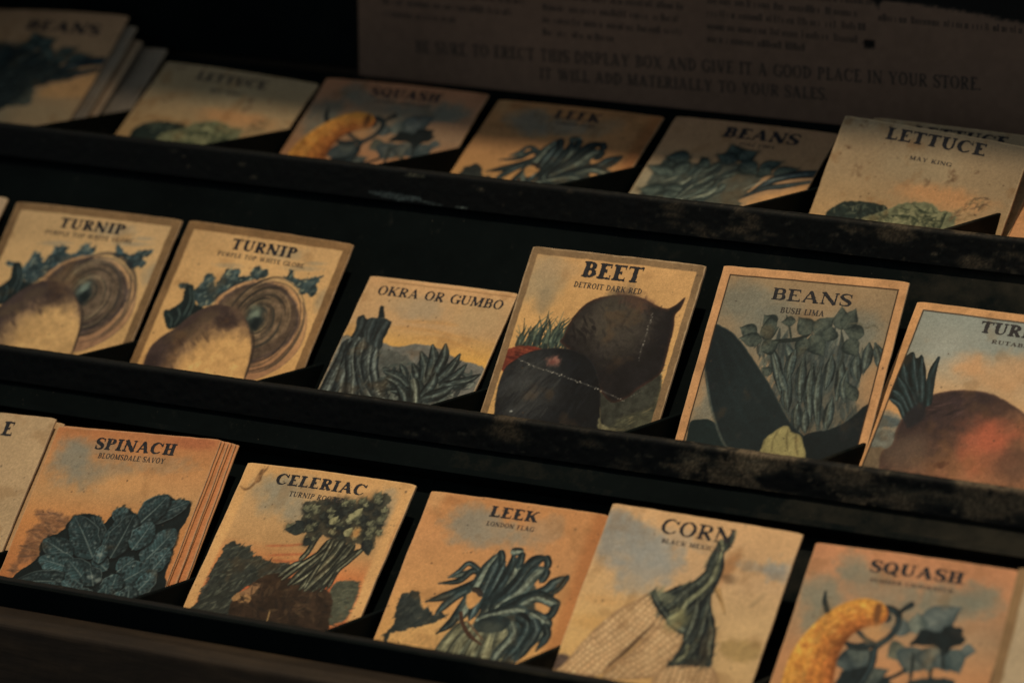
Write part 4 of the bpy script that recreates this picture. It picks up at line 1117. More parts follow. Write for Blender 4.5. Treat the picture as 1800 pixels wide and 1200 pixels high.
    S.poly([(2.8, 26.0), (6.7, 26.4), (12.3, 29.0), (18.6, 34.2), (25.4, 40.9), (32.1, 47.6), (37.9, 54.4), (44.0, 61.8), (50.1, 66.8), (58.6, 71.6), (62.3, 76.8), (53.9, 80.9), (26.2, 82.4), (19.8, 74.2), (13.7, 65.1), (7.9, 54.3), (3.9, 44.0), (2.4, 33.3)], (25, 37, 42), soft=0.6, rough=0.15, tex=0.08, grad=((5.5, 43.0), (27.5, 48.9), (32, 44, 46)), edge=(0.9, (42, 56, 56)))
    for q in ([(7.1, 27.9), (19.9, 44.8), (33.7, 59.7), (46.1, 69.7)], [(5.8, 32.2), (15.7, 50.2), (27.9, 65.2), (41.1, 75.1)], [(10.9, 30.0), (24.7, 44.3), (38.8, 57.5)]): S.stroke(q, 1.4, (36, 50, 52), a=0.45, soft=1.6)
    S.stroke([(4.9, 46.3), (11.1, 60.5), (18.6, 72.7), (24.3, 78.6)], 1.1, (88, 92, 80), a=0.7, soft=0.6)
    S.poly([(53.7, 68.1), (62.4, 65.1), (69.2, 60.7), (76.6, 52.3), (78.5, 65.3), (72.5, 73.2), (58.1, 78.8), (53.6, 73.7)], (22, 33, 38), rough=0.3, soft=0.6, tex=0.1)
    S.poly([(36.8, 78.4), (37.1, 72.3), (39.5, 69.0), (42.7, 66.0), (45.7, 65.2), (47.7, 67.5), (51.3, 68.3), (53.6, 71.3), (55.6, 79.1), (37.9, 81.1)], (150, 136, 84), rough=0.3, tex=0.12, edge=(1.2, (108, 98, 64)))
    for pts in ([(46.0, 66.5), (46.3, 70.5), (48.2, 75.9)], [(42.2, 67.3), (41.0, 71.9), (41.7, 77.5)], [(49.8, 68.5), (50.8, 72.4), (52.8, 77.0)]): S.stroke(pts, 1.0, (112, 100, 62), a=0.7, soft=0.7)
    S.frame(3.7, (194, 138, 86), line=(58, 42, 30), line_w=0.55)
    S.age(edge=0.3, edge_col=(206, 158, 106))
    return S

def art_rutabaga():
    S = Sheet(80.0, 92, (180, 140, 96), seed=15)
    S.vgrad([(0, (132, 134, 122)), (22, (136, 136, 122)), (36, (176, 142, 102)), (50, (196, 142, 86)), (92, (180, 132, 84))])
    S.blob((30.6, 25.6), (8, 6), (196, 142, 92), a=0.8); S.blob((47.3, 28.4), (14, 9), (190, 138, 88), a=0.7); S.blob((18.3, 17.6), (14, 8), (150, 146, 130), a=0.5)
    S.blob((62, 22), (14, 9), (186, 140, 94), a=0.6)
    S.poly([(-4.0, 54.4), (12.5, 53.6), (19.5, 73.7), (-2.3, 77.3)], (132, 118, 96), rough=0.6, soft=1.4)
    S.poly([(-0.5, 57.5), (3.6, 53.2), (12.2, 54.9), (12.9, 57.1), (1.1, 59.9)], (84, 92, 88), rough=0.8, soft=1.2); S.poly([(-1.0, 62.9), (4.1, 59.4), (12.9, 61.5), (14.2, 67.5), (0.6, 69.7)], (104, 104, 92), rough=0.8, soft=1.4, tex=0.2)
    S.poly([(0.2, 70.7), (9.7, 68.2), (15.7, 78.7), (0.1, 79.5)], (112, 92, 68), rough=0.8, soft=1.0)
    body = [(10.7, 77.8), (9.1, 70.1), (12.1, 66.1), (11.4, 57.3), (13.0, 51.7), (16.9, 45.7), (21.5, 40.7), (28.6, 38.1), (36.1, 37.1), (44.1, 37.4), (51.2, 39.9), (58.6, 43.4), (68.2, 48.9), (78.5, 56.9), (86.8, 65.9), (90.1, 74.0), (13.9, 86.9)]
    S.poly(body, (60, 44, 42), soft=0.9, rough=0.25, tex=0.12, grad=((28.0, 45.7), (51.6, 73.5), (146, 94, 60)), edge=(1.6, (88, 62, 50)))
    S.blob((49.8, 59.0), (11, 12), (168, 82, 52), a=0.85, rough=0.5); S.blob((51.4, 68.3), (12, 6), (160, 92, 56), a=0.6)
    S.blob((63.9, 66.3), (12, 9), (84, 60, 48), a=0.6); S.blob((19.3, 68.4), (10, 9), (108, 86, 66), a=0.6)
    S.dabs([(17.5, 47.4), (29.0, 39.3), (41.2, 38.3), (39.0, 45.7), (22.8, 53.7)], 40, 6, 1.4, -0.5, [(40, 30, 32), (84, 60, 56), (60, 44, 46)], a=0.6, spread=0.3, seed=2)
    S.blob((34.6, 71.8), (2.6, 1.4), (84, 48, 34), a=0.8, rot=-0.4)
    dk, md, lt = (18, 32, 38), (40, 58, 62), (96, 108, 102)
    S.poly([(3.2, 27.2), (5.8, 23.3), (8.4, 25.9), (10.3, 24.1), (13.8, 30.9), (17.3, 38.5), (19.5, 41.7), (19.6, 48.8), (16.1, 54.8), (13.8, 55.1), (10.2, 49.5), (3.6, 45.3), (3.1, 37.1)], dk, rough=0.4, tex=0.3)
    S.stroke([(17.3, 24.3), (17.0, 30.4), (18.3, 38.3), (20.1, 45.2)], [1.2, 3.2, 3.6, 3.0], (dk, md, dk))
    for pts, w in (([(6.7, 24.4), (10.9, 34.1), (16.9, 45.7)], 3.4), ([(10.6, 25.1), (14.1, 35.4), (17.7, 45.6)], 3.2), ([(3.8, 28.9), (8.7, 38.1), (16.0, 47.6)], 3.6), ([(3.5, 41.6), (8.5, 44.4), (14.9, 51.4)], 3.4), ([(3.7, 35.2), (9.5, 41.5), (16.1, 50.3)], 3.2), ([(3.7, 45.6), (8.9, 47.9), (13.9, 54.2)], 2.6)):
        S.stroke(pts, w, (dk, md, (24, 40, 44)), taper=(0.3, 0.1)); S.stroke(pts, 0.6, lt, a=0.4)
    S.poly([(12.6, 51.8), (16.9, 45.7), (20.6, 49.6), (19.8, 54.2), (15.5, 57.5)], (36, 36, 40), rough=0.6, soft=1.5)
    S.frame(3.6, (196, 140, 86), line=(54, 40, 30), line_w=0.6)
    S.age(edge=0.3, edge_col=(206, 158, 106))
    return S

def art_spinach():
    S = Sheet(W_("F0"), 92, (184, 116, 62), seed=16)
    S.vgrad([(0, (172, 106, 60)), (14, (180, 122, 70)), (30, (176, 128, 78)), (44, (186, 120, 62)), (70, (180, 110, 58)), (92, (176, 112, 62))])
    for q, r, a_ in (((11.7, 14.6), (9, 9), 0.9), ((21.7, 21.8), (10, 6), 0.7), ((31.2, 17.7), (14, 5), 0.5), ((53.1, 13.3), (14, 4), 0.35), ((19.9, 9.0), (12, 4), 0.5)): S.blob(q, r, (124, 116, 98), a=a_, rough=0.6)
    S.blob((41.5, 24.1), (16, 6), (196, 140, 82), a=0.6)
    ghost = [(5.3, 39.9), (11.0, 39.1), (19.5, 40.6), (23.8, 43.4), (16.1, 52.1), (15.2, 61.7), (8.2, 64.0), (6.6, 69.7), (4.6, 70.7), (6.1, 54.6), (5.4, 49.1), (8.5, 44.8)]
    S.poly(ghost, (118, 80, 54), a=0.75, rough=1.6, soft=2.0, tex=0.3); S.dabs(ghost, 60, 6, 1.2, 0.1, [(90, 66, 50), (150, 104, 66), (104, 76, 56)], a=0.5, spread=0.5, seed=3)
    S.poly([(5.0, 74.6), (8.2, 68.0), (14.5, 61.0), (13.2, 54.8), (16.3, 50.5), (20.7, 47.6), (22.4, 41.9), (26.8, 39.1), (33.2, 39.3), (37.7, 42.8), (40.7, 36.2), (44.0, 34.7), (49.4, 36.5), (52.1, 37.5), (56.6, 35.1), (57.3, 30.6), (61.5, 27.4), (67.2, 30.1), (70.5, 28.4), (72.7, 30.0), (73.8, 36.2), (72.0, 45.1), (73.2, 54.4), (73.7, 63.8), (75.0, 75.3), (4.6, 82.6)], (20, 32, 34), rough=0.5, soft=0.5, tex=0.2)
    dk, md, lt = (20, 32, 34), (56, 70, 68), (126, 132, 118)
    for b, t, w in [((53.3, 40.6), (71.9, 29.3), 9), ((53.6, 41.3), (61.9, 27.3), 12), ((42.7, 41.6), (45.5, 34.6), 8), ((41.3, 56.0), (31.6, 39.3), 9), ((39.1, 58.6), (23.3, 40.2), 13), ((44.9, 57.2), (45.0, 37.4), 9), ((46.7, 57.8), (49.9, 36.9), 12), ((61.7, 58.7), (70.5, 42.1), 13), ((54.9, 53.1), (59.3, 40.0), 10),
                    ((29.3, 59.5), (13.9, 52.3), 10), ((66.9, 62.1), (71.1, 50.7), 8), ((35.5, 65.2), (14.9, 61.0), 11), ((34.3, 70.1), (8.4, 72.3), 11), ((34.8, 75.5), (10.5, 79.6), 9), ((47.2, 63.3), (39.1, 58.6), 7), ((52.0, 63.6), (57.1, 56.8), 9), ((55.2, 68.0), (65.2, 59.5), 12), ((40.6, 70.2), (28.5, 60.4), 11),
                    ((43.9, 70.7), (39.3, 62.9), 9), ((52.0, 73.8), (52.3, 64.4), 10), ((42.3, 60.6), (41.5, 52.0), 6), ((63.2, 72.6), (69.1, 61.9), 9), ((51.3, 77.8), (49.8, 70.1), 9), ((40.2, 77.3), (29.4, 69.8), 9), ((45.3, 78.4), (38.5, 72.8), 7), ((61.7, 76.7), (59.5, 69.1), 8), ((29.0, 78.5), (23.7, 71.2), 8), ((57.2, 77.1), (56.7, 71.7), 6)]:
        S.crumpled(b, t, w, (34, 48, 50), (112, 122, 112), (18, 28, 30), seed=int(w))
    for c in [(41.3, 67.0), (41.6, 56.8), (45.2, 68.2)]: S.blob(c, (1.6, 1.2), (150, 154, 140), a=0.5)
    rg = random.Random(4)
    for k in range(70):
        x, y = rg.uniform(6, 72), rg.uniform(48, 88)
        S.blob((x, y), (rg.uniform(.3, .8), rg.uniform(.25, .5)), (140, 146, 132), a=rg.uniform(.15, .5) * (1 if S.C[min(S.ny - 1, int(y / .3)), min(S.nx - 1, int(x / .3)), 0] < 80 else 0))
    S.blob((64.0, 2.7), (12, 3), (140, 72, 44), a=0.5); S.stroke([(5.2, -0.0), (27.3, -0.7), (51.0, -0.7), (75.9, -0.8)], 1.3, (190, 138, 96), a=0.6, soft=0.9)
    S.age(edge=0.35, edge_col=(200, 146, 100))
    return S

def art_celeriac():
    S = Sheet(W_("F1"), 92, (194, 142, 84), seed=17)
    S.vgrad([(0, (196, 144, 84)), (14, (184, 142, 92)), (34, (178, 132, 80)), (46, (188, 110, 56)), (54, (182, 84, 42)), (62, (174, 92, 48)), (92, (190, 140, 84))])
    for q, r, a_ in (((22.2, 8.5), (12, 5), 0.5), ((19.9, 13.4), (9, 8), 0.75), ((31.2, 19.4), (9, 6), 0.75), ((12.5, 9.8), (8, 5), 0.4), ((67.0, 12.0), (4, 10), 0.6)): S.blob(q, r, (142, 130, 106), a=a_, rough=0.6)
    # bare margins of the sheet
    d = np.minimum(S.X, S.w - S.X) + 0.8 * (vnoise(S.X, S.Y, 6, 9) - 0.5)
    S.mix((slice(None), slice(None)), 1 - sstep(3.5, 6.0, d), (200, 148, 88))
    for q in ([(27.1, 40.5), (35.1, 39.0), (45.8, 37.0)], [(29.3, 42.4), (36.4, 42.1), (42.9, 40.4)], [(23.9, 36.5), (33.4, 35.0), (40.0, 33.3)]): S.stroke(q, 1.0, (162, 76, 42), a=0.6, soft=0.9)
    bank = [(5.7, 46.0), (5.9, 40.6), (8.2, 36.5), (11.9, 37.5), (13.0, 38.2), (16.7, 37.5), (19.9, 40.8), (25.3, 42.3), (32.7, 43.6), (38.2, 42.8), (38.2, 46.4), (29.9, 50.6), (22.9, 56.2), (19.9, 61.1), (21.8, 70.5), (4.2, 71.8), (4.8, 64.9), (5.0, 60.4), (5.1, 51.3)]
    S.poly(bank, (54, 56, 48), rough=1.3, soft=0.9, tex=0.25)
    S.dabs(bank, 240, 3.6, 1.0, -0.9, [(44, 48, 44), (78, 82, 68), (98, 98, 80), (60, 64, 56), (36, 42, 40)], a=0.75, spread=0.5, seed=2)
    fld = [(60.4, 47.9), (64.1, 46.6), (69.3, 46.0), (70.9, 51.8), (71.0, 59.9), (69.8, 63.8), (63.7, 66.2), (59.2, 53.6)]
    S.poly(fld, (82, 82, 64), rough=0.8, soft=0.9, tex=0.2); S.dabs(fld, 60, 3.2, 0.8, -0.4, [(58, 62, 52), (100, 98, 74), (70, 72, 58)], a=0.7, seed=5)
    # the bulb
    S.poly([(20.3, 67.0), (19.8, 63.4), (22.1, 59.3), (25.0, 54.4), (28.4, 50.5), (34.6, 48.0), (42.4, 49.5), (52.0, 51.8), (58.6, 52.2), (62.3, 57.6), (63.8, 64.7), (62.5, 70.1), (29.0, 75.3), (20.7, 72.9)], (56, 40, 28), rough=0.8, soft=0.8, tex=0.4, tscale=3.5)
    S.poly([(18.9, 62.0), (21.1, 58.7), (24.3, 57.8), (27.4, 60.7), (26.3, 62.5), (20.4, 62.2)], (158, 114, 68), rough=1.0, soft=0.8); S.poly([(21.8, 58.6), (25.7, 54.3), (28.8, 53.8), (28.6, 56.8), (27.0, 58.9)], (140, 100, 64), rough=1.0, soft=0.9)
    S.dabs([(21.5, 64.6), (27.8, 52.4), (40.0, 50.6), (59.1, 55.1), (61.3, 67.3), (27.8, 72.6)], 150, 4.5, 1.5, 0.6, [(44, 32, 24), (74, 56, 38), (96, 72, 48), (60, 44, 32), (34, 28, 24)], a=0.5, spread=1.2, seed=3)
    S.stroke([(37.6, 64.4), (38.2, 68.0), (38.3, 70.2)], 0.6, (176, 136, 80), a=0.8)
    # stalks
    stalk = ((30, 33, 29), (98, 96, 74), (40, 43, 37))
    for pts, w in (([(35.1, 49.1), (39.8, 43.1), (46.3, 39.9), (49.9, 29.6)], 2.2), ([(37.0, 50.3), (42.5, 42.7), (48.2, 35.9), (49.9, 29.6)], 2.2), ([(40.6, 52.0), (45.9, 42.2), (51.0, 34.0), (52.0, 27.8)], 2.6), ([(42.6, 51.7), (48.4, 44.8), (52.6, 36.0), (53.7, 28.3)], 2.8), ([(46.2, 53.4), (50.4, 44.5), (54.2, 36.5), (56.0, 28.7)], 3.2), ([(48.5, 53.8), (53.0, 45.6), (57.1, 38.3), (59.3, 29.7)], 3.2), ([(51.9, 53.3), (55.7, 45.2), (58.8, 37.3), (60.9, 30.2)], 2.8),
                   ([(40.9, 40.7), (42.8, 36.7), (43.8, 30.5), (44.7, 27.4)], 2.0), ([(55.3, 52.7), (57.1, 43.5), (60.5, 37.8), (64.5, 32.0)], 2.4), ([(57.7, 51.6), (58.5, 43.3), (61.8, 37.6), (65.9, 30.3)], 1.8), ([(48.0, 52.4), (49.9, 41.6), (51.0, 34.0), (51.3, 29.4)], 1.6)):
        S.stroke(pts, w * 1.25, stalk, taper=(0.1, 0.1), tex=0.3); S.stroke(pts, 0.4, (146, 138, 108), a=0.5); S.stroke([(x + 0.7, y + 0.4) for x, y in pts], 0.5, (34, 36, 32), a=0.7)
    for pts in ([(40.9, 52.7), (46.4, 45.2), (51.0, 39.2)], [(50.9, 54.2), (54.9, 46.8), (58.0, 40.4)], [(54.2, 53.6), (57.3, 47.2), (58.5, 43.3)]): S.stroke(pts, 1.3, (34, 36, 32), a=0.8)
    # leaf mass
    mass = [(32.4, 15.5), (35.3, 13.5), (39.1, 14.1), (42.8, 12.4), (48.5, 12.4), (54.3, 12.3), (57.5, 9.6), (60.5, 9.1), (62.0, 6.7), (64.9, 5.9), (68.2, 9.6), (68.8, 16.3), (69.1, 22.3), (68.8, 26.8), (68.0, 33.7), (64.6, 30.5), (57.3, 30.0), (49.3, 28.2), (43.9, 29.0), (42.3, 33.7), (39.3, 33.4), (39.2, 28.2), (34.5, 28.9), (29.1, 28.1), (32.6, 24.6), (34.8, 22.7)]
    S.poly(mass, (62, 62, 50), a=0.85, rough=1.8, rscale=2.2, soft=0.8, tex=0.3)
    rg = random.Random(11)
    P_ = catmull(mass, 4, True)
    for k in range(150):
        x = rg.uniform(P_[:, 0].min(), P_[:, 0].max()); y = rg.uniform(P_[:, 1].min(), P_[:, 1].max())
        if S.polysd(P_, (slice(int(y / .3), int(y / .3) + 1), slice(int(x / .3), int(x / .3) + 1)))[0, 0] > 0: continue
        a_ = rg.uniform(-2.2, -0.4); l = rg.uniform(2.2, 4.4)
        pal = rg.choice([((30, 34, 34), (56, 60, 52), (96, 96, 74)), ((64, 64, 50), (128, 124, 90), (176, 164, 118)), ((56, 58, 48), (116, 113, 82), (166, 154, 110)), ((58, 60, 50), (108, 106, 78), (150, 142, 104)), ((26, 32, 34), (44, 50, 46), (74, 78, 64))])
        for da in (-0.75, 0.75, 0.0):
            S.leaf((x, y), (x + math.cos(a_ + da) * l * (0.75 if da else 1), y + math.sin(a_ + da) * l * (0.75 if da else 1)), l * 0.55, *pal, crinkle=0.5, tip=0.9, soft=0.5, a=0.85, vein=False, shade=0.25 if da else 0.0)
    S.leaf((37.3, 26.9), (28.7, 28.2), 5, (32, 38, 38), (52, 58, 52), (80, 84, 70)); S.leaf((36.3, 26.3), (31.8, 23.5), 4, (32, 38, 38), (48, 54, 50), (76, 80, 66))
    for q in ((47.3, 23.2), (54.5, 19.9), (55.4, 27.3), (56.0, 18.1)): S.leaf(q, (q[0] + 2, q[1] - 4.5), 3.4, (90, 88, 62), (140, 132, 92), (176, 164, 116), crinkle=0.4, vein=False)
    S.blob((59.6, 25.2), (1.8, 2.6), (196, 128, 60), a=0.7); S.leaf((64.8, 27.4), (68.7, 34.3), 4.5, (26, 32, 34), (44, 50, 46), (70, 72, 58)); S.leaf((41.8, 30.8), (39.6, 34.1), 4, (26, 32, 34), (44, 50, 46), (70, 72, 58))
    # brown stain across the corner
    for pts, w in (([(0.9, 11.1), (3.6, 12.3), (5.7, 11.2), (6.9, 8.7), (8.5, 7.3), (7.9, 4.3), (9.3, 2.2), (9.5, 0.2)], 1.2), ([(7.4, 8.3), (7.5, 5.9), (8.1, 2.0)], 2.2)): S.stroke(pts, w, (112, 78, 46), a=0.75, soft=0.8)
    S.stroke([(76.2, 55.5), (76.4, 43.6), (75.5, 25.8), (75.7, 12.3)], 0.9, (176, 116, 66), a=0.6, soft=0.9)
    S.age(edge=0.45, specks=130, edge_col=(210, 166, 112))
    return S

def art_leek(seed=18, res=0.3):
    S = Sheet(W_("F2"), 92, (194, 128, 70), seed=seed, res=res)
    S.vgrad([(0, (186, 124, 70)), (20, (186, 128, 76)), (40, (194, 136, 78)), (60, (202, 146, 80)), (80, (200, 146, 84)), (92, (190, 138, 80))])
    for q, r, a_ in (((19.8, 8.4), (10, 5), 0.5), ((20.1, 13.0), (10, 7), 0.85), ((32.3, 14.3), (12, 6), 0.75), ((42.6, 14.3), (9, 4), 0.4), ((52.9, 10.5), (9, 7), 0.4), ((26.4, 18.2), (7, 4), 0.5)): S.blob(q, r, (134, 122, 102), a=a_, rough=0.7)
    S.mix((slice(None), slice(None)), sstep(9.0, 3.0, S.w - S.X + 1.5 * (vnoise(S.X, S.Y, 12, 4) - 0.5)) * 0.6, (158, 92, 44))
    S.blob((8.9, 3.1), (7, 2), (150, 96, 52), a=0.5); S.blob((3.3, 2.3), (4, 6), (206, 160, 104), a=0.4)
    S.poly([(0.8, 67.2), (6.2, 61.9), (16.9, 57.3), (26.4, 53.2), (36.2, 52.1), (42.8, 69.5), (3.6, 74.2)], (196, 146, 84), soft=1.0, rough=0.4)
    tree = [(4.7, 53.9), (4.2, 50.2), (4.7, 45.6), (6.6, 44.7), (8.5, 43.1), (12.0, 44.5), (14.0, 48.7), (16.1, 50.3), (17.5, 49.5), (19.7, 52.0), (22.3, 52.0), (24.3, 50.5), (26.3, 52.5), (22.6, 54.9), (17.7, 57.3), (10.8, 60.4), (6.6, 62.2), (5.6, 64.2), (6.0, 67.2), (4.8, 67.0), (3.7, 62.3), (5.8, 59.0)]
    S.poly(tree, (50, 56, 52), rough=0.8, soft=0.6, tex=0.2); S.dabs(tree, 70, 3, 1.2, -0.8, [(36, 44, 44), (74, 76, 66), (58, 62, 56)], a=0.7, seed=2)
    a3 = ((26, 40, 44), (66, 80, 78), (30, 46, 50)); b3 = ((36, 50, 52), (116, 122, 104), (60, 72, 68)); c3 = ((22, 34, 38), (46, 60, 60), (22, 34, 38))
    S.poly([(38.1, 53.3), (39.4, 44.9), (41.0, 35.6), (47.6, 31.7), (53.1, 30.8), (58.1, 34.6), (59.5, 40.3), (62.9, 45.8), (63.6, 51.6), (59.2, 67.0), (41.4, 69.8), (36.4, 60.2)], (46, 58, 57), a=0.85, rough=0.6, soft=0.9, tex=0.35)
    # pale stalks
    for pts, w in (([(35.6, 54.4), (31.4, 62.5), (29.1, 71.7)], 7), ([(39.6, 55.3), (36.0, 63.2), (34.8, 71.5)], 7), ([(43.6, 56.1), (42.1, 63.8), (41.7, 70.5)], 7), ([(47.7, 55.5), (48.2, 62.8), (48.5, 69.4)], 7), ([(51.8, 54.9), (53.0, 62.1), (54.7, 68.4)], 7)):
        S.stroke(pts, w, ((66, 70, 58), (134, 128, 94), (74, 76, 62)), taper=(0.1, 0)); S.stroke(pts, 0.7, (84, 84, 66), a=0.6)
    for pts, w, c in (([(35.7, 34.9), (31.3, 31.1), (27.6, 33.1), (20.9, 35.8)], 3.0, b3), ([(36.0, 31.9), (30.0, 31.6), (25.9, 36.4), (18.0, 38.9)], 2.8, c3), ([(34.6, 32.1), (27.4, 28.6), (24.4, 32.5), (21.2, 35.6)], 2.2, a3), ([(35.0, 35.0), (28.7, 39.7), (22.8, 43.6), (15.6, 47.1)], 4.0, c3), ([(32.8, 39.1), (28.1, 42.1), (24.1, 47.2), (21.2, 52.7)], 3.6, a3), ([(33.1, 39.8), (30.7, 49.2), (29.1, 54.6), (25.0, 59.6)], 4.0, c3),
                      ([(32.1, 52.7), (33.2, 42.1), (35.4, 30.5), (38.1, 21.9)], 5.6, b3), ([(36.2, 52.1), (37.1, 40.7), (38.2, 30.1), (39.0, 22.4)], 4.6, a3), ([(38.5, 21.9), (40.0, 24.5), (41.0, 29.6)], 3.0, c3), ([(40.3, 49.2), (40.9, 37.2), (41.5, 31.1), (41.7, 25.8)], 4.0, a3), ([(40.7, 48.4), (43.6, 36.8), (45.1, 29.0), (44.0, 20.9)], 4.4, c3), ([(41.8, 47.5), (46.4, 36.3), (47.4, 27.2), (47.1, 20.6)], 4.6, b3), ([(43.6, 21.0), (47.1, 20.6)], 3.6, b3), ([(47.4, 21.2), (48.0, 24.8), (47.6, 27.9)], 3.0, c3),
                      ([(42.5, 47.4), (47.8, 36.1), (50.5, 29.7), (50.2, 26.0)], 3.6, a3), ([(42.9, 46.6), (49.1, 35.9), (53.1, 24.8), (57.6, 21.3)], 5.6, c3), ([(44.3, 46.4), (51.6, 38.6), (56.0, 28.9), (60.1, 27.2)], 5.6, b3), ([(57.7, 21.3), (59.4, 23.9), (59.4, 26.2)], 3.2, c3), ([(60.1, 27.2), (60.0, 29.8), (59.0, 32.2)], 3.4, c3), ([(45.9, 46.9), (52.6, 41.4), (62.0, 35.5), (64.8, 31.3), (69.3, 27.8)], 4.4, a3), ([(69.3, 27.7), (67.7, 33.2), (64.8, 37.3)], 2.6, c3),
                      ([(40.8, 50.6), (49.8, 45.5), (58.7, 38.2), (66.2, 37.1)], 4.6, c3), ([(53.6, 44.2), (60.3, 38.7), (68.0, 40.2), (69.1, 41.1)], 4.4, b3), ([(69.0, 40.8), (68.3, 44.9), (66.1, 46.7)], 3.6, c3), ([(39.0, 51.6), (45.1, 48.5), (53.9, 44.9), (59.6, 45.5)], 4.2, b3), ([(58.3, 45.0), (61.1, 49.7), (60.9, 57.9), (59.3, 65.5)], 4.6, a3), ([(54.7, 47.0), (60.3, 50.6), (59.3, 59.6), (55.3, 68.3)], 4.8, c3), ([(59.9, 45.5), (65.7, 47.5), (68.1, 50.1), (64.2, 61.0)], 4.4, b3), ([(62.3, 48.1), (64.8, 52.9), (62.6, 60.6), (60.5, 66.8)], 4.6, a3), ([(53.9, 50.8), (56.4, 55.6), (53.3, 62.8), (51.3, 69.0)], 5.0, b3), ([(67.1, 49.5), (69.7, 53.6), (67.6, 60.5)], 3.4, c3)):
        S.stroke(pts, w, c, taper=(0.1, 0.3), tex=0.25)
        S.stroke([(x + 0.3, y + 0.2) for x, y in pts], 0.5, (150, 152, 130), a=0.35, taper=(0.3, 0.5))
        S.stroke([(x - w * 0.25, y - w * 0.2) for x, y in pts], 0.6, (20, 32, 36), a=0.5, taper=(0.3, 0.5))
    S.poly([(38.7, 54.7), (40.4, 51.4), (45.2, 48.8), (51.0, 48.7), (53.2, 50.9), (51.5, 54.2), (46.4, 56.1), (41.5, 56.5)], (38, 50, 50), rough=0.4, tex=0.25); S.blob((45.8, 54.3), (6, 3), (78, 82, 70), a=0.7)
    S.poly([(31.4, 43.1), (33.2, 40.2), (37.4, 41.4), (37.5, 43.7), (34.6, 47.8)], (190, 134, 74), rough=0.4, soft=0.6); S.stroke([(32.8, 39.1), (35.2, 39.5), (37.4, 41.4)], 2.4, (58, 50, 44))
    S.stroke([(31.7, 49.8), (34.0, 53.9), (38.6, 58.4), (44.8, 61.5)], [1.6, 1.4, 1.8, 0.6], (76, 50, 36)); S.stroke([(34.8, 52.3), (40.8, 56.6), (44.9, 59.6)], 0.7, (110, 84, 60))
    S.age(edge=0.4, specks=110, edge_col=(206, 152, 100))
    return S

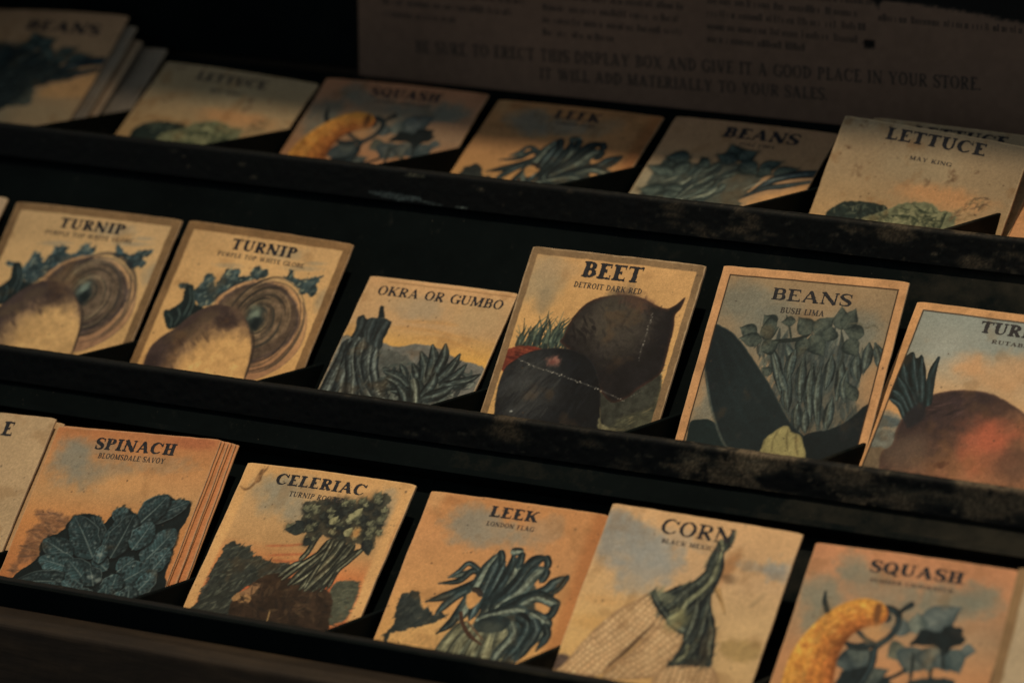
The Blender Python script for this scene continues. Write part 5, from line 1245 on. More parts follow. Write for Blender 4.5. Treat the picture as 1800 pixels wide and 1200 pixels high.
def art_corn():
    S = Sheet(W_("F3"), 92, (204, 158, 104), seed=19)
    S.vgrad([(0, (202, 154, 102)), (24, (194, 152, 106)), (46, (204, 158, 96)), (66, (206, 158, 92)), (92, (196, 152, 96))])
    S.mix((slice(None), slice(None)), sstep(40, 62, S.X) * sstep(18, 40, S.Y) * 0.6, (178, 144, 100))
    for q, r, a_ in (((6.5, 8.4), (10, 6), 0.9), ((5.4, 14.8), (10, 8), 0.8), ((17.8, 13.4), (10, 8), 0.8), ((25.0, 18.3), (11, 6), 0.85), ((23.3, 24.7), (11, 8), 0.8), ((11.0, 20.7), (8, 6), 0.6), ((72.8, 16.2), (4, 4), 0.9), ((63.6, 16.1), (9, 2), 0.5), ((19.8, 32.1), (8, 4), 0.5), ((32.2, 10.3), (10, 4), 0.4), ((77.6, 16.7), (4, 5), 0.5)):
        S.blob(q, r, (142, 136, 124), a=a_, rough=0.7)
    S.blob((1.9, 31.1), (8, 7), (208, 162, 104), a=0.6); S.blob((9.0, 48.9), (10, 3), (192, 140, 74), a=0.5); S.blob((9.0, 39.4), (9, 2), (196, 142, 80), a=0.4)
    S.blob((54.9, 17.9), (3, 7), (160, 108, 62), a=0.8, rot=0.2); S.stroke([(53.6, 27.6), (56.2, 31.2), (59.6, 36.2)], [2.4, 1.6, 0.5], (168, 126, 74)); S.blob((56.6, 22.7), (3, 2), (104, 78, 52), a=0.6)
    S.stroke([(72.7, 25.6), (70.7, 29.3), (67.9, 32.5)], 1.2, (150, 120, 82), a=0.6, soft=1.0); S.poly([(62.7, 48.0), (67.9, 45.8), (76.9, 45.5), (77.8, 51.9), (69.4, 54.1), (63.7, 51.8)], (146, 116, 66), a=0.7, rough=1.2, soft=2)
    S.poly([(-1.2, 68.9), (-0.3, 64.0), (4.2, 63.5), (5.9, 66.2), (3.3, 70.1)], (98, 78, 66), rough=0.6, soft=1.2)
    cob1 = [(24.6, 36.0), (27.1, 33.6), (31.1, 35.5), (37.6, 42.5), (35.2, 46.9), (30.7, 53.1), (26.5, 59.8), (23.0, 65.1), (19.1, 69.2), (8.0, 71.9), (1.0, 71.1), (4.0, 66.6), (8.0, 57.1), (12.8, 48.2), (18.4, 41.1)]
    cob2 = [(37.8, 41.1), (44.0, 45.4), (47.6, 50.0), (47.7, 54.0), (44.9, 59.2), (43.1, 65.4), (22.1, 70.0), (23.7, 65.0), (27.5, 59.0), (31.7, 52.2), (35.0, 46.3)]
    cob3 = [(43.3, 62.1), (48.3, 59.5), (55.7, 57.9), (62.2, 57.7), (65.2, 65.4), (42.0, 69.6)]
    ax, ay = (32.5, 39.3); bx, by = (12.3, 67.1)
    ang = math.atan2(by - ay, bx - ax)
    for cob, an in ((cob1, ang), (cob2, ang + 0.10), (cob3, ang - 0.7)):
        P_ = catmull(cob, 5, True)
        S.poly(cob, (190, 148, 100), soft=0.8, rough=0.3, tex=0.12, edge=(2.4, (150, 112, 74)))
        sl = S.win(P_[:, 0].min(), P_[:, 1].min(), P_[:, 0].max(), P_[:, 1].max())
        X, Y = S.X[sl], S.Y[sl]
        sd = S.polysd(P_, sl)
        wx = X + 3.0 * (vnoise(X, Y, 7, 3) - 0.5); wy = Y + 3.0 * (vnoise(X, Y, 7, 4) - 0.5)
        u = wx * math.cos(an) + wy * math.sin(an); v = -wx * math.sin(an) + wy * math.cos(an)
        row = np.floor(v / 2.35)
        kv = np.abs((v / 2.35) % 1 - 0.5) * 2; ku = np.abs(((u + row * 1.3) / 1.9) % 1 - 0.5) * 2
        gap = np.maximum(sstep(0.60, 1.0, kv), 0.8 * sstep(0.62, 1.0, ku))
        bright = (1 - gap) * vnoise(np.floor((u + row * 1.3) / 1.9) * 5.3, row * 7.7, 1.0, 6, 1)
        S.mix(sl, np.where(sd < -0.3, 0.5 * gap * (0.4 + 1.2 * vnoise(X, Y, 6, 8)), 0), (120, 84, 54)); S.mix(sl, np.where(sd < -0.3, 0.5 * bright, 0), (220, 184, 132))
    S.stroke([(33.9, 45.1), (30.0, 51.2), (26.8, 57.1), (21.5, 64.7)], [0.6, 1.6, 1.8, 0.8], (92, 66, 42), a=0.8, soft=0.9)
    husk = [(47.6, 8.0), (50.4, 8.6), (52.5, 3.1), (53.3, 7.4), (52.5, 10.9), (50.9, 13.9), (51.5, 18.5), (52.7, 23.0), (52.6, 28.4), (52.2, 31.9), (54.7, 38.1), (57.6, 44.3), (59.9, 51.2), (61.4, 57.4), (56.5, 58.5), (50.2, 59.2), (44.7, 60.9), (45.2, 58.1), (47.1, 54.1), (47.8, 49.0), (45.1, 46.8), (41.4, 45.7), (35.9, 41.4), (31.2, 37.6), (28.1, 33.7), (29.5, 31.9), (31.5, 32.8), (36.1, 30.6), (39.1, 27.8), (43.1, 26.0), (45.9, 22.5), (46.0, 16.1), (46.8, 11.9)]
    S.poly(husk, (56, 62, 56), soft=0.6, rough=0.5, tex=0.28)
    S.dabs(husk, 150, 7, 1.1, 2.0, [(28, 36, 36), (96, 98, 76), (44, 52, 48), (72, 78, 64), (124, 118, 84), (22, 30, 32)], a=0.7, spread=0.35, seed=6)
    S.dabs(husk, 130, 2.6, 0.9, 0.3, [(24, 32, 33), (88, 92, 74), (36, 44, 42)], a=0.55, spread=0.6, seed=9)
    h3 = ((30, 38, 38), (84, 88, 74), (38, 46, 44)); h4 = ((44, 52, 48), (132, 128, 92), (60, 66, 56)); h5 = ((24, 32, 34), (52, 58, 54), (24, 32, 34))
    for pts, w, c in (([(48.5, 8.9), (48.9, 17.6), (47.1, 24.0), (42.4, 29.5), (37.1, 37.2)], 4.0, h3), ([(49.8, 10.7), (51.6, 19.9), (50.5, 28.1), (46.5, 35.5), (42.3, 44.3)], 3.4, h5), ([(49.4, 13.5), (50.6, 22.7), (47.2, 30.0), (42.9, 34.8), (38.4, 41.0)], 3.2, h4), ([(32.2, 34.7), (35.3, 32.1), (39.4, 28.7)], 2.4, h5), ([(29.0, 33.2), (33.3, 37.9), (39.7, 42.8), (45.0, 46.5)], 2.8, h5), ([(38.2, 42.4), (42.3, 44.3), (46.9, 46.2)], 3.6, h3), ([(38.9, 42.2), (42.4, 38.9), (43.1, 33.5)], 3.6, h4),
                      ([(51.6, 29.3), (51.3, 36.0), (51.0, 42.8), (49.5, 49.7), (47.1, 58.1)], 3.8, h5), ([(51.8, 31.9), (52.6, 39.8), (52.8, 47.8), (51.7, 55.9)], 4.2, h3), ([(53.2, 35.7), (55.8, 43.3), (55.5, 50.0), (56.1, 57.1)], 4.0, h5), ([(54.8, 39.4), (57.4, 45.6), (58.4, 50.8), (60.4, 56.4)], 3.6, h3), ([(47.5, 32.7), (48.4, 39.2), (48.2, 45.9), (47.6, 50.0)], 3.2, h3), ([(49.9, 51.0), (50.0, 54.9), (47.4, 58.7)], 3.0, h4), ([(52.2, 4.2), (51.0, 8.5), (49.9, 12.1)], 2.0, h3), ([(48.0, 7.6), (49.8, 10.7), (50.5, 16.7)], 2.4, h4)):
        S.stroke(pts, w, c, taper=(0.2, 0.2), tex=0.25); S.stroke(pts, 0.4, (150, 148, 120), a=0.35)
    S.dabs(husk, 90, 6, 0.7, 1.95, [(24, 32, 33), (112, 110, 84), (34, 42, 40), (20, 28, 30)], a=0.6, spread=0.3, seed=7)
    S.blob((42.2, 42.3), (4, 5), (132, 122, 78), a=0.7, rot=0.5); S.blob((33.2, 33.8), (4, 2.4), (124, 122, 92), a=0.7)
    S.age(edge=0.3, specks=30, edge_col=(212, 170, 120))
    return S

def art_squash(seed=20, res=0.3):
    S = Sheet(W_("F4"), 92, (188, 124, 80), seed=seed, res=res)
    S.vgrad([(0, (190, 124, 80)), (12, (178, 124, 84)), (30, (160, 124, 88)), (44, (182, 126, 80)), (70, (192, 130, 78)), (92, (186, 122, 74))])
    for q, r, a_ in (((16.8, 6.5), (6, 5), 0.6), ((20.6, 10.9), (9, 4), 0.7), ((9.8, 20.0), (9, 7), 0.8), ((10.3, 29.1), (6, 8), 0.7), ((34.5, 16.2), (14, 6), 0.5), ((54.9, 16.2), (14, 6), 0.7), ((68.3, 12.9), (9, 6), 0.8), ((65.0, 17.1), (9, 4), 0.6), ((42.8, 24.1), (12, 6), 0.5)): S.blob(q, r, (122, 118, 98), a=a_, rough=0.6)
    gb, gm = (92, 100, 94), (66, 78, 76)
    # vine leaves
    for b, t, w, pal in (((50.1, 29.1), (63.3, 17.4), 12, ((60, 72, 70), gb, (136, 136, 118))), ((49.3, 30.4), (47.4, 22.2), 8, ((70, 82, 78), (108, 112, 98), (140, 138, 116))), ((43.1, 32.6), (43.1, 25.3), 7, ((70, 80, 76), gb, (128, 128, 110))), ((46.5, 36.3), (41.1, 41.4), 9, ((74, 78, 66), (104, 102, 82), (140, 130, 100))),
                         ((52.2, 36.0), (49.7, 46.7), 14, (gm, (96, 100, 90), (140, 136, 114))), ((57.5, 34.6), (57.7, 44.8), 12, ((60, 70, 68), (104, 104, 90), (150, 140, 114))), ((60.8, 35.9), (65.4, 43.6), 9, (gm, gb, (132, 128, 106))), ((63.4, 34.9), (69.9, 43.5), 9, ((50, 66, 66), (76, 88, 84), (118, 120, 104))), ((67.7, 34.2), (73.4, 33.9), 5, (gm, gb, (124, 122, 100)))):
        S.leaf(b, t, w, *pal, crinkle=0.35, tip=0.9, soft=0.8)
    S.poly([(48.4, 35.1), (49.7, 31.6), (50.6, 28.7), (54.5, 28.4), (57.8, 28.8), (59.0, 25.9), (62.9, 25.6), (66.2, 26.1), (66.6, 28.4), (68.2, 29.4), (67.1, 32.2), (64.1, 33.6), (63.2, 36.1), (60.8, 37.7), (59.3, 34.9), (54.5, 34.2)], (20, 34, 40), rough=0.5, soft=0.7, tex=0.2)
    S.stroke([(61.0, 34.7), (62.1, 39.3), (63.7, 43.3)], 1.2, (40, 50, 48)); S.stroke([(50.3, 37.5), (51.5, 43.4), (52.4, 49.3)], 1.3, (40, 50, 48)); S.stroke([(50.1, 44.2), (47.4, 47.1), (43.6, 49.5), (37.9, 49.8)], 1.5, (34, 46, 48)); S.stroke([(58.7, 42.3), (59.2, 45.8), (59.1, 49.4)], 1.2, (40, 50, 46))
    S.leaf((35.6, 42.3), (20.5, 46.5), 12, (44, 58, 60), (78, 88, 84), (112, 114, 98), crinkle=0.4, soft=0.6); S.leaf((34.1, 41.3), (24.6, 41.0), 8, (50, 62, 62), (84, 92, 84), (118, 116, 96), crinkle=0.4, soft=0.6)
    S.poly([(25.3, 50.6), (29.2, 48.1), (34.4, 46.1), (38.4, 47.9), (45.0, 50.4), (48.8, 55.2), (27.8, 58.6)], (28, 42, 48), rough=0.8, soft=0.8, tex=0.3); S.leaf((34.0, 52.2), (43.6, 45.9), 7, (52, 62, 60), (86, 92, 82), (116, 114, 94)); S.poly([(52.2, 49.3), (60.1, 46.8), (68.6, 46.7), (69.6, 51.9), (53.7, 54.4)], (40, 54, 56), rough=0.8, soft=0.8, tex=0.25)
    st = ((20, 32, 38), (48, 62, 64), (22, 34, 40))
    S.stroke([(32.8, 22.9), (35.8, 22.2), (39.0, 23.2), (41.0, 25.6), (41.1, 29.9), (39.3, 33.8), (36.7, 36.6), (35.5, 39.3), (36.1, 44.0), (35.3, 49.0), (34.2, 52.9)], [2.2, 2.6, 2.6, 2.4, 2.4, 2.6, 2.8, 2.6, 3.0, 3.2, 3.4], st); S.stroke([(40.1, 24.1), (41.5, 21.9), (44.0, 19.6)], [2.0, 1.8, 2.6], st)
    S.stroke([(22.7, 37.6), (26.3, 38.9), (31.0, 38.8), (35.3, 36.9)], [1.0, 2.4, 2.4, 1.8], st); S.stroke([(24.1, 31.9), (27.5, 33.2), (30.4, 35.2), (34.4, 36.7)], [1.2, 1.6, 1.8, 1.8], st); S.stroke([(34.1, 24.3), (35.7, 25.8), (37.2, 26.8)], 1.0, st[1]); S.stroke([(35.6, 23.4), (37.6, 26.2), (36.3, 27.6)], 1.4, (40, 52, 54))
    # crookneck squash
    path = [(30.6, 24.5), (26.1, 25.0), (21.6, 27.4), (18.0, 31.0), (15.2, 36.0), (13.2, 42.1), (12.6, 48.3), (13.2, 54.9), (15.0, 62.5)]
    S.stroke([(x + 1.2, y + 1.0) for x, y in path], [9.5, 11.5, 12.2, 13.0, 14.5, 16.5, 18.5, 19.6, 20.4], ((140, 76, 30), (178, 100, 36), (150, 84, 36)), soft=0.8, tex=0.2, streak=0.25)
    S.stroke(path, [9.2, 10.8, 11.4, 12.2, 13.6, 15.4, 17.2, 18.2, 19], ((166, 92, 34), (204, 128, 42), (212, 142, 50)), soft=0.7, tex=0.25, streak=0.25)
    for off, col_, w in ((-1.6, (226, 160, 62), 1.6), (0.9, (180, 104, 36), 1.0), (2.4, (156, 86, 34), 1.6)):
        S.stroke([(x + off * 0.7, y + off) for x, y in path], w, col_, a=0.5, soft=1.2, tex=0.3)
    rg = random.Random(9)
    P_ = catmull(path, 8)
    for k in range(120):
        i = rg.randrange(4, len(P_) - 3); wv = np.interp(i / len(P_), [0, 1], [2.4, 7.8])
        q = P_[i] + np.array([rg.uniform(-wv, wv), rg.uniform(-wv, wv) * 0.7])
        S.blob(q, (rg.uniform(0.6, 1.4), rg.uniform(0.5, 1.0)), rg.choice([(222, 158, 66), (150, 82, 32), (190, 116, 40), (168, 96, 36)]), a=0.45)
    S.poly([(30.3, 21.5), (32.1, 20.6), (33.5, 22.5), (33.9, 25.5), (33.2, 29.9), (31.5, 27.1)], (120, 72, 34), rough=0.5, soft=0.8); S.stroke([(9.8, 19.0), (10.7, 22.9), (12.8, 26.6)], [0.8, 2.0, 2.2], (34, 44, 44)); S.blob((33.1, 32.4), (4.5, 4.0), (196, 138, 78), a=0.6)
    S.age(edge=0.3, specks=40, edge_col=(200, 146, 100))
    return S

def art_lettuce(seed=21, tone=1.0, res=0.35):
    S = Sheet(W_("B5"), 92, (172, 144, 104), seed=seed, res=res)
    S.vgrad([(0, (140, 122, 98)), (25, (152, 130, 100)), (45, (172, 140, 98)), (62, (182, 138, 88)), (92, (166, 128, 82))])
    S.blob((41.0, 16.3), (18, 8), (148, 136, 112), a=0.4); S.blob((55.5, 28.2), (20, 5), (192, 134, 84), a=0.6)
    for q, r in (((9.9, 2.4), (2.4, 2.2)), ((14.1, 23.3), (2.6, 3.0)), ((57.4, 19.5), (3.6, 4.2)), ((46.2, 22.8), (1.6, 2.4)), ((6.0, 13.4), (3.0, 1.2)), ((22.6, 2.7), (1.4, 2)), ((66.2, 14.8), (1.6, 1.4))):
        for k in range(7):
            S.blob((q[0] + S.rng.uniform(-r[0], r[0]) * .8, q[1] + S.rng.uniform(-r[1], r[1]) * .8), (r[0] * S.rng.uniform(.2, .45), r[1] * S.rng.uniform(.2, .45)), (100, 76, 54), a=0.32, rough=0.9)
    S.poly([(7.2, 45.5), (8.5, 41.8), (12.5, 38.4), (18.1, 36.7), (23.2, 36.4), (28.4, 36.1), (32.7, 36.7), (33.3, 39.7), (26.7, 43.0), (23.0, 50.0), (10.3, 52.5)], (38, 52, 50), rough=0.6, soft=0.6, tex=0.35)
    S.dabs([(10.3, 44.1), (13.6, 38.7), (22.2, 36.4), (31.8, 37.1), (24.8, 43.4)], 50, 3, 1.0, 0.4, [(28, 42, 44), (74, 86, 76), (110, 114, 94), (46, 60, 58)], a=0.7, spread=1.2, seed=1)
    S.poly([(23.6, 44.5), (28.1, 41.2), (33.2, 37.9), (37.2, 34.8), (41.8, 33.1), (48.0, 31.6), (52.9, 32.4), (56.6, 34.2), (61.6, 33.8), (63.8, 37.0), (61.1, 46.9), (26.3, 53.6)], (110, 114, 88), rough=0.7, soft=0.6, tex=0.25)
    for b, t, w in [((48.5, 43.1), (36.6, 35.9), 9), ((49.4, 42.9), (42.9, 33.2), 9), ((51.4, 42.5), (51.9, 32.5), 9), ((52.3, 42.3), (59.5, 33.7), 9), ((45.9, 44.6), (29.6, 42.5), 9), ((48.2, 45.2), (34.0, 40.1), 9), ((51.1, 44.7), (55.6, 37.0), 8), ((48.9, 47.1), (43.7, 38.3), 8), ((49.8, 47.0), (49.0, 38.8), 8)]:
        S.leaf(b, t, w, (58, 68, 54), (112, 116, 88), (160, 156, 120), crinkle=0.9, tip=0.6, soft=0.5, rim=(76, 86, 66))
    S.dabs([(27.1, 44.0), (37.3, 37.9), (52.8, 35.0), (59.6, 36.8), (54.0, 44.1), (31.7, 48.4)], 60, 4, 0.8, 0.2, [(52, 62, 50), (150, 148, 114), (84, 92, 72)], a=0.7, spread=0.9, seed=2)
    S.dabs([(60.4, 36.1), (63.5, 30.4), (69.9, 25.5), (75.0, 25.6), (73.9, 31.0), (65.7, 36.7)], 70, 3.0, 1.0, -0.5, [(116, 92, 66), (140, 112, 78), (92, 76, 60), (122, 108, 78)], a=0.6, spread=1.0, seed=3)
    S.age(edge=0.5, specks=80, edge_col=(196, 170, 130), foxing=0.35)
    return S

def art_pole_beans(seed=22, res=0.35, dense=False):
    S = Sheet(W_("B4"), 92, (150, 118, 84), seed=seed, res=res)
    S.vgrad([(0, (150, 112, 78)), (20, (162, 122, 84)), (40, (166, 124, 82)), (60, (150, 124, 88)), (92, (146, 116, 82))])
    S.mix((slice(None), slice(None)), sstep(34, 8, S.X - 0.3 * S.Y + 6 * (vnoise(S.X, S.Y, 14, 5) - 0.5)) * sstep(18, 40, S.Y) * 0.75, (126, 120, 98))
    S.poly([(56.8, 44.8), (68.8, 38.5), (80.3, 30.8), (86.0, 44.5), (57.7, 52.0)], (196, 140, 80), a=0.6, rough=0.8, soft=2)
    dk, md, lt = (30, 42, 42), (66, 78, 72), (112, 116, 98)
    bunch = [(5.3, 32.4), (9.6, 22.6), (18.2, 27.3), (24.5, 29.3), (28.9, 27.1), (35.3, 24.6), (42.5, 26.4), (50.9, 31.1), (55.1, 25.9), (54.7, 34.9), (50.9, 45.8), (50.2, 59.1), (4.0, 60.8), (5.5, 47.3)]
    S.poly(bunch, (54, 66, 62), a=0.75, rough=1.6, soft=1.2, tex=0.3)
    rg = random.Random(3)
    for k in range(64):
        ax, ay = (32.3, 25.1); bx, by = (15.0, 51.6)
        t_ = rg.random(); x = ax + (bx - ax) * t_ + rg.uniform(-8, 16); y = ay + (by - ay) * t_ + rg.uniform(-4, 12)
        l = rg.uniform(9, 20); a_ = rg.uniform(1.75, 2.25)
        pts = [(x, y), (x + math.cos(a_) * l * .5 + rg.uniform(-1, 1), y + math.sin(a_) * l * .5), (x + math.cos(a_ + .2) * l, y + math.sin(a_ + .2) * l)]
        S.stroke(pts, rg.uniform(2.2, 3.8), rg.choice([(dk, md, dk), ((40, 52, 50), (88, 96, 84), (44, 54, 52)), ((26, 36, 38), (48, 60, 58), (26, 36, 38)), ((60, 70, 64), (118, 120, 100), (62, 72, 66))]), taper=(0.3, 0.4), a=0.92)
    for b, t, w in [((39.0, 23.3), (33.1, 14.5), 8), ((39.8, 23.1), (46.3, 17.2), 8), ((39.3, 24.0), (29.3, 21.8), 7), ((41.9, 25.1), (51.9, 30.9), 8), ((51.4, 27.3), (59.6, 21.5), 6), ((51.7, 28.0), (57.8, 29.9), 7), ((58.8, 29.8), (68.3, 24.6), 7), ((27.3, 25.9), (23.5, 29.5), 7), ((17.6, 25.9), (5.9, 33.8), 8), ((17.0, 24.5), (6.8, 26.1), 7), ((18.8, 28.7), (12.5, 38.7), 8), ((14.2, 35.4), (1.2, 33.0), 6), ((22.6, 44.5), (9.7, 49.5), 9), ((15.2, 47.2), (3.5, 47.6), 8), ((21.8, 47.6), (9.2, 55.5), 8)]:
        S.leaf(b, t, w, (34, 46, 44), (72, 84, 76), (122, 124, 104), crinkle=0.4, tip=0.9, soft=0.7, shade=0.4)
    S.stroke([(53.6, 42.4), (60.3, 33.2), (68.7, 28.2), (78.8, 25.9)], [1.5, 4.5, 5, 4.5], ((28, 40, 44), (58, 70, 72), (24, 36, 40))); S.stroke([(50.9, 45.8), (58.4, 38.7), (65.7, 36.1), (76.4, 31.4)], [1.5, 3.5, 3.5, 2], ((30, 42, 44), (64, 74, 72), (28, 38, 42))); S.stroke([(49.1, 41.7), (56.6, 34.6), (65.4, 30.2)], 1.0, (150, 150, 128), a=0.5)
    if dense:
        S.poly([(2, 30), (16, 22), (34, 24), (52, 32), (66, 34), (64, 40), (50, 46), (46, 56), (36, 66), (20, 72), (4, 80)], (34, 46, 46), a=0.8, rough=2.0, soft=2.5, tex=0.35)
        for k in range(60):
            x, y = rg.uniform(2, 46), rg.uniform(24, 58); l = rg.uniform(8, 16); a_ = rg.uniform(1.8, 2.3)
            S.stroke([(x, y), (x + math.cos(a_) * l * .5, y + math.sin(a_) * l * .5), (x + math.cos(a_ + .2) * l, y + math.sin(a_ + .2) * l)], rg.uniform(1.8, 3.2), rg.choice([((22, 32, 34), (50, 62, 60), (24, 34, 36)), ((30, 42, 42), (76, 86, 78), (34, 46, 46)), ((18, 28, 30), (36, 48, 48), (18, 28, 30))]), taper=(0.3, 0.4))
    S.age(edge=0.3, specks=40, edge_col=(180, 140, 100))
    return S

def plain_sheet(w, col, seed, h=92, res=0.5, stops=None):
    S = Sheet(w, h, col, seed=seed, res=res)
    if stops: S.vgrad(stops)
    S.age(edge=0.4, specks=50)
    return S

def toned(S, r, g, b):
    S.C *= np.array([r, g, b])          # yellowing differs per printing; back row squash and leek get weaker light painted in
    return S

def W_(name):
    return {"B1": 82.4, "B2": 82.5, "B3": 81.2, "B4": 76.9, "B5": 84.9, "M0": 84.4, "M1": 81.3, "M2": 69.4, "M3": 78.0, "M4": 79.8, "M5": 80.0, "F0": 75.5, "F1": 76.0, "F2": 76.8, "F3": 79.1, "F4": 81.6, "B0": 81.0}[name]

# ------------------------------------------------------------------ set the packets out
# middle row
A = art_turnip(11)
packet(A, 1, -498.4, 77.3, -0.64, 84.4, -1.49, label="leftmost brown bordered TURNIP packet, its left edge cut by the photo", group="turnip packets", title=T("TURNIP", *[(25.0, 6.2), (57.1, 5.2), (26.4, 11.2)]), variety=T("PURPLE TOP WHITE GLOBE", *[(19.9, 13.0), (62.7, 11.9), (20.3, 15.0)]), bow=0.6)
packet(toned(art_turnip(23), 1.03, 1.0, 0.95), 1, -408.1, 76.9, 1.42, 81.3, -3.97, label="brown bordered TURNIP packet standing between the other turnip packet and the OKRA packet", group="turnip packets", title=T("TURNIP", *[(25.0, 6.2), (57.1, 5.2), (26.4, 11.2)]), variety=T("PURPLE TOP WHITE GLOBE", *[(19.9, 13.0), (62.7, 11.9), (20.3, 15.0)]), bow=0.5)
packet(art_okra(), 1, -319.3, 66.5, -0.35, 69.4, 3.70, L=96, label="narrow borderless OKRA OR GUMBO packet with a yellow sky, sunk low in the middle row", title=T("OKRA OR GUMBO", *[(6.5, 3.7), (65.3, 5.0), (7.4, 8.3)], LIGHT), bow=0.3)
packet(art_beet(), 1, -243.0, 81.9, -0.56, 78.0, -7.16, L=112, label="brown bordered BEET packet with two dark beets and a worn white crease", title=T("BEET", *[(25.2, 4.2), (52.0, 4.0), (26.0, 11.1)]), variety=T("DETROIT DARK RED", *[(23.4, 13.4), (53.9, 13.4), (23.7, 15.8)]), thick=1.8)
packet(art_bush_lima(), 1, -157.5, 83.5, -1.64, 79.8, -7.43, L=112, label="orange bordered BEANS packet with the words BUSH LIMA, right of the BEET packet", title=T("BEANS", *[(23.9, 7.8), (58.2, 7.7), (24.0, 12.9)], WIDE), variety=T("BUSH LIMA", *[(29.3, 15.9), (48.2, 15.7), (29.5, 18.3)]), bow=0.4)
packet(art_rutabaga(), 1, -77.8, 84.2, 0.55, 80.0, 2.46, L=112, label="orange bordered TURNIP packet with a large reddish rutabaga, at the right edge of the photo", title=T("TURNIP", *[(29.4, 5.2), (62.0, 5.3), (31.5, 10.5)]), variety=T("RUTABAGA", *[(36.0, 13.2), (57.6, 13.2), (36.3, 14.9)]), tilt_back=-2.2)
packet(plain_sheet(80, (176, 144, 108), 31), 1, -583.6, 80.5, 1.5, 80, -1.5, label="pale packet sliver at the left edge of the photo, left of both TURNIP packets")
# front row
F_ART = art_spinach()
packet(F_ART, 0, -397.5, 76.9, -3.74, 75.5, 1.52, label="front SPINACH packet with an orange sky, first of its thick stack", group="stack of spinach packets", title=T("SPINACH", *[(20.3, 3.9), (57.2, 3.8), (21.1, 9.2)]), variety=T("BLOOMSDALE SAVOY", *[(23.5, 10.9), (54.2, 10.8), (23.9, 13.3)]), tilt_back=-2.0, thick=0.8)
sp = (0.00, -397.51, 76.94, -3.74, 75.45, 1.52)
for k, (dx, dv, dr) in enumerate([(0.9, 1.2, 0.7), (2.3, -0.4, -0.5), (2.9, 1.8, 0.5), (4.4, 0.6, -0.7), (5.3, 2.1, 0.25)]):
    packet(plain_sheet(sp[4], (180, 112, 64), 60 + k, res=0.6), 0, sp[1] + dx, sp[2] + dv, sp[3] + dr, sp[4], sp[5], label="browned packet in the stack behind the front SPINACH packet, only its edge showing", group="packets stacked behind the spinach",
           tilt_back=-0.9 + 1.1 * k, thick=0.8, edge=M_TAN if k % 2 == 0 else M_EDGE, curl=-0.2 * k)
packet(art_celeriac(), 0, -309.1, 76.0, -1.06, 76.0, 3.28, label="CELERIAC packet with a brown stain across its top left corner", title=T("CELERIAC", *[(15.7, 3.4), (56.1, 3.4), (16.6, 8.4)]), variety=T("TURNIP ROOTED", *[(24.1, 10.9), (49.0, 10.8), (24.6, 13.2)]), bow=0.9, thick=1.6)
LK = art_leek()
packet(LK, 0, -223.4, 73.6, -0.86, 76.8, 0.22, label="front row LEEK packet with LONDON FLAG under its title, between CELERIAC and CORN", group="leek packets", title=T("LEEK", *[(27.9, 3.0), (48.8, 3.2), (28.6, 7.6)]), variety=T("LONDON FLAG", *[(28.2, 9.8), (48.6, 9.8), (28.6, 11.7)]), bow=0.4)
packet(art_corn(), 0, -143.4, 76.6, 0.74, 79.1, -3.25, label="pale CORN packet with two white cobs and a dark green husk", title=T("CORN", *[(22.9, 3.4), (52.6, 2.4), (23.8, 9.4)], WIDE), variety=T("BLACK MEXICAN", *[(24.9, 11.5), (51.1, 10.6), (25.1, 13.3)]), tilt_back=-2.5)
SQ = art_squash()
packet(SQ, 0, -60.3, 74.9, -0.64, 81.6, -1.96, label="front row SQUASH packet with a large yellow crookneck, at the bottom right", group="squash packets", title=T("SQUASH", *[(23.9, 4.1), (60.6, 4.0), (24.3, 8.8)]), variety=T("SUMMER CROOKNECK", *[(25.4, 11.3), (58.4, 11.2), (25.5, 12.8)]), bow=0.5)
RF = plain_sheet(80, (186, 156, 116), 33, stops=[(0, (176, 150, 114)), (92, (190, 160, 120))])
RF.frame(4.2, (138, 104, 66), jitter=0.5)
packet(RF, 0, 21.5, 74.5, -2.8, 80, -5, label="pale packet sliver at the right edge of the photo beside the front SQUASH packet", tilt_back=-2.0)
EF = plain_sheet(78, (170, 138, 98), 34)
EF.poly([(52, 34), (56, 32), (60, 36), (58, 44), (56, 52), (50, 56), (46, 46)], (92, 66, 62), rough=0.8, soft=1.0, tex=0.3)
packet(EF, 0, -477.5, 76.0, -3.0, 78.0, 1.0, label="front packet at the lower left edge showing only the letter E of its title", group="cut off packets left of the spinach", title=("E", 55.6, 10.4, 5.0, 6.6), tilt_back=-2.0)
packet(plain_sheet(78, (176, 136, 92), 35), 0, -473.5, 77.5, -2.2, 76.0, 2.0, label="thin rim of a packet behind the letter E packet at lower left", group="cut off packets left of the spinach", tilt_back=0.3)
# back row
LT_ = toned(art_lettuce(), 1.03, 0.98, 0.90)
packet(toned(art_lettuce(26, 1.0, 0.4), 1.03, 0.98, 0.88), 2, -501.5, 70.4, 2.95, 82.4, 11.15, label="LETTUCE packet near the upper left, between the curled BEANS packet and the SQUASH packet", group="lettuce packets", title=T("LETTUCE", *[(21.1, 4.7), (60.3, 3.2), (22.5, 9.6)]), variety=T("MAY KING", *[(33.3, 13.2), (50.3, 12.9), (33.7, 15.4)]), bow=0.8)
packet(toned(art_squash(30, 0.4), 0.84, 0.84, 0.86), 2, -417.4, 71.2, 0.02, 82.5, 11.62, label="back row SQUASH packet, its upper part in shadow, between the LETTUCE and LEEK packets", group="squash packets", title=T("SQUASH", *[(25.8, 4.5), (60.5, 2.7), (25.9, 9.6)]), variety=T("SUMMER CROOKNECK", *[(30.4, 11.7), (58.4, 10.8), (30.7, 13.1)]), bow=0.8)  # darkened print colour stands in for weaker light here
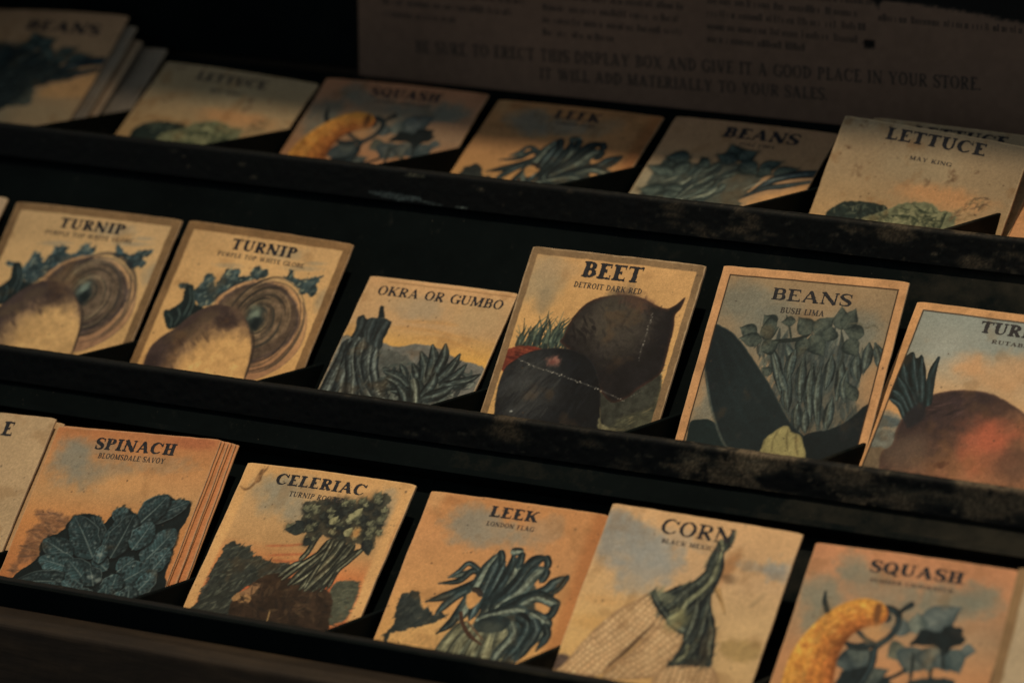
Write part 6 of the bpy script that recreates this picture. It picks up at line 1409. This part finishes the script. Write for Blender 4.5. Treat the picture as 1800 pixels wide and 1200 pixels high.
packet(toned(art_leek(28, 0.4), 0.86, 0.87, 0.88), 2, -332.6, 73.8, -0.00, 81.2, 15.57, label="back row LEEK packet in front of the printed notice, between SQUASH and BEANS", group="leek packets", title=T("LEEK", *[(29.4, 3.0), (50.6, 3.4), (30.2, 8.6)]), variety=T("LONDON FLAG", *[(32.2, 10.2), (49.6, 10.6), (32.5, 12.2)]), bow=0.5)  # print darkened too, imitating dimmer light at the back
PB = art_pole_beans()
packet(PB, 2, -245.4, 74.1, 0.38, 76.9, 14.84, label="back row BEANS packet with green pods, directly left of the pale LETTUCE MAY KING packet", group="pole bean packets", title=T("BEANS", *[(25.9, 4.1), (61.5, 3.3), (26.5, 10.7)]), variety=T("POLE LIMA", *[(36.1, 12.8), (52.6, 12.1), (36.5, 14.8)]), bow=0.5)
packet(LT_, 2, -154.0, 63.0, 4.19, 84.9, -9.00, label="pale spotted LETTUCE packet reading MAY KING, propped up in front at the upper right", group="lettuce packets", title=T("LETTUCE", *[(21.2, 2.3), (66.3, 1.8), (22.1, 7.7)]), variety=T("MAY KING", *[(34.9, 13.2), (53.9, 12.6), (35.0, 14.9)]), bow=0.9)
packet(LT_, 2, -150.0, 74.5, 1.5, 80, 6, label="LETTUCE packet mostly hidden behind the pale MAY KING packet", group="lettuce packets", title=T("LETTUCE", *[(21.2, 2.3), (66.3, 1.8), (22.1, 7.7)]), tilt_back=0.0)
packet(plain_sheet(80, (190, 132, 82), 36), 2, -74.3, 66.0, 0.3, 80, 8, label="plain orange packet sliver at the right edge of the photo, right of MAY KING")
packet(art_pole_beans(25, 0.4, True), 2, -607.5, 88.5, 1.50, 81.0, 9.00, label="BEANS packet with a curled top edge at the upper left corner", group="pole bean packets", title=T("BEANS", *[(26.4, 5.0), (66.4, 8.3), (28.5, 11.1)]), bow=1.5, curl=-7.0, tilt_back=-3.0)
for k, (x0, v0, rot, dl) in enumerate([(-602.5, 84.0, 0.6, 8.0), (-598.5, 80.0, 1.4, 9.5), (-587.5, 78.5, -0.4, 12.0)]):
    packet(plain_sheet(81, (118, 102, 84) if k != 1 else (140, 112, 84), 40 + k, res=0.7), 2, x0, v0, rot, 81, dl, label="pale packet fanned out behind the curled BEANS packet at the upper left", group="packets behind the curled beans packet", tilt_back=-1.0 + 1.5 * k, edge=M_BACK, curl=-3.0)
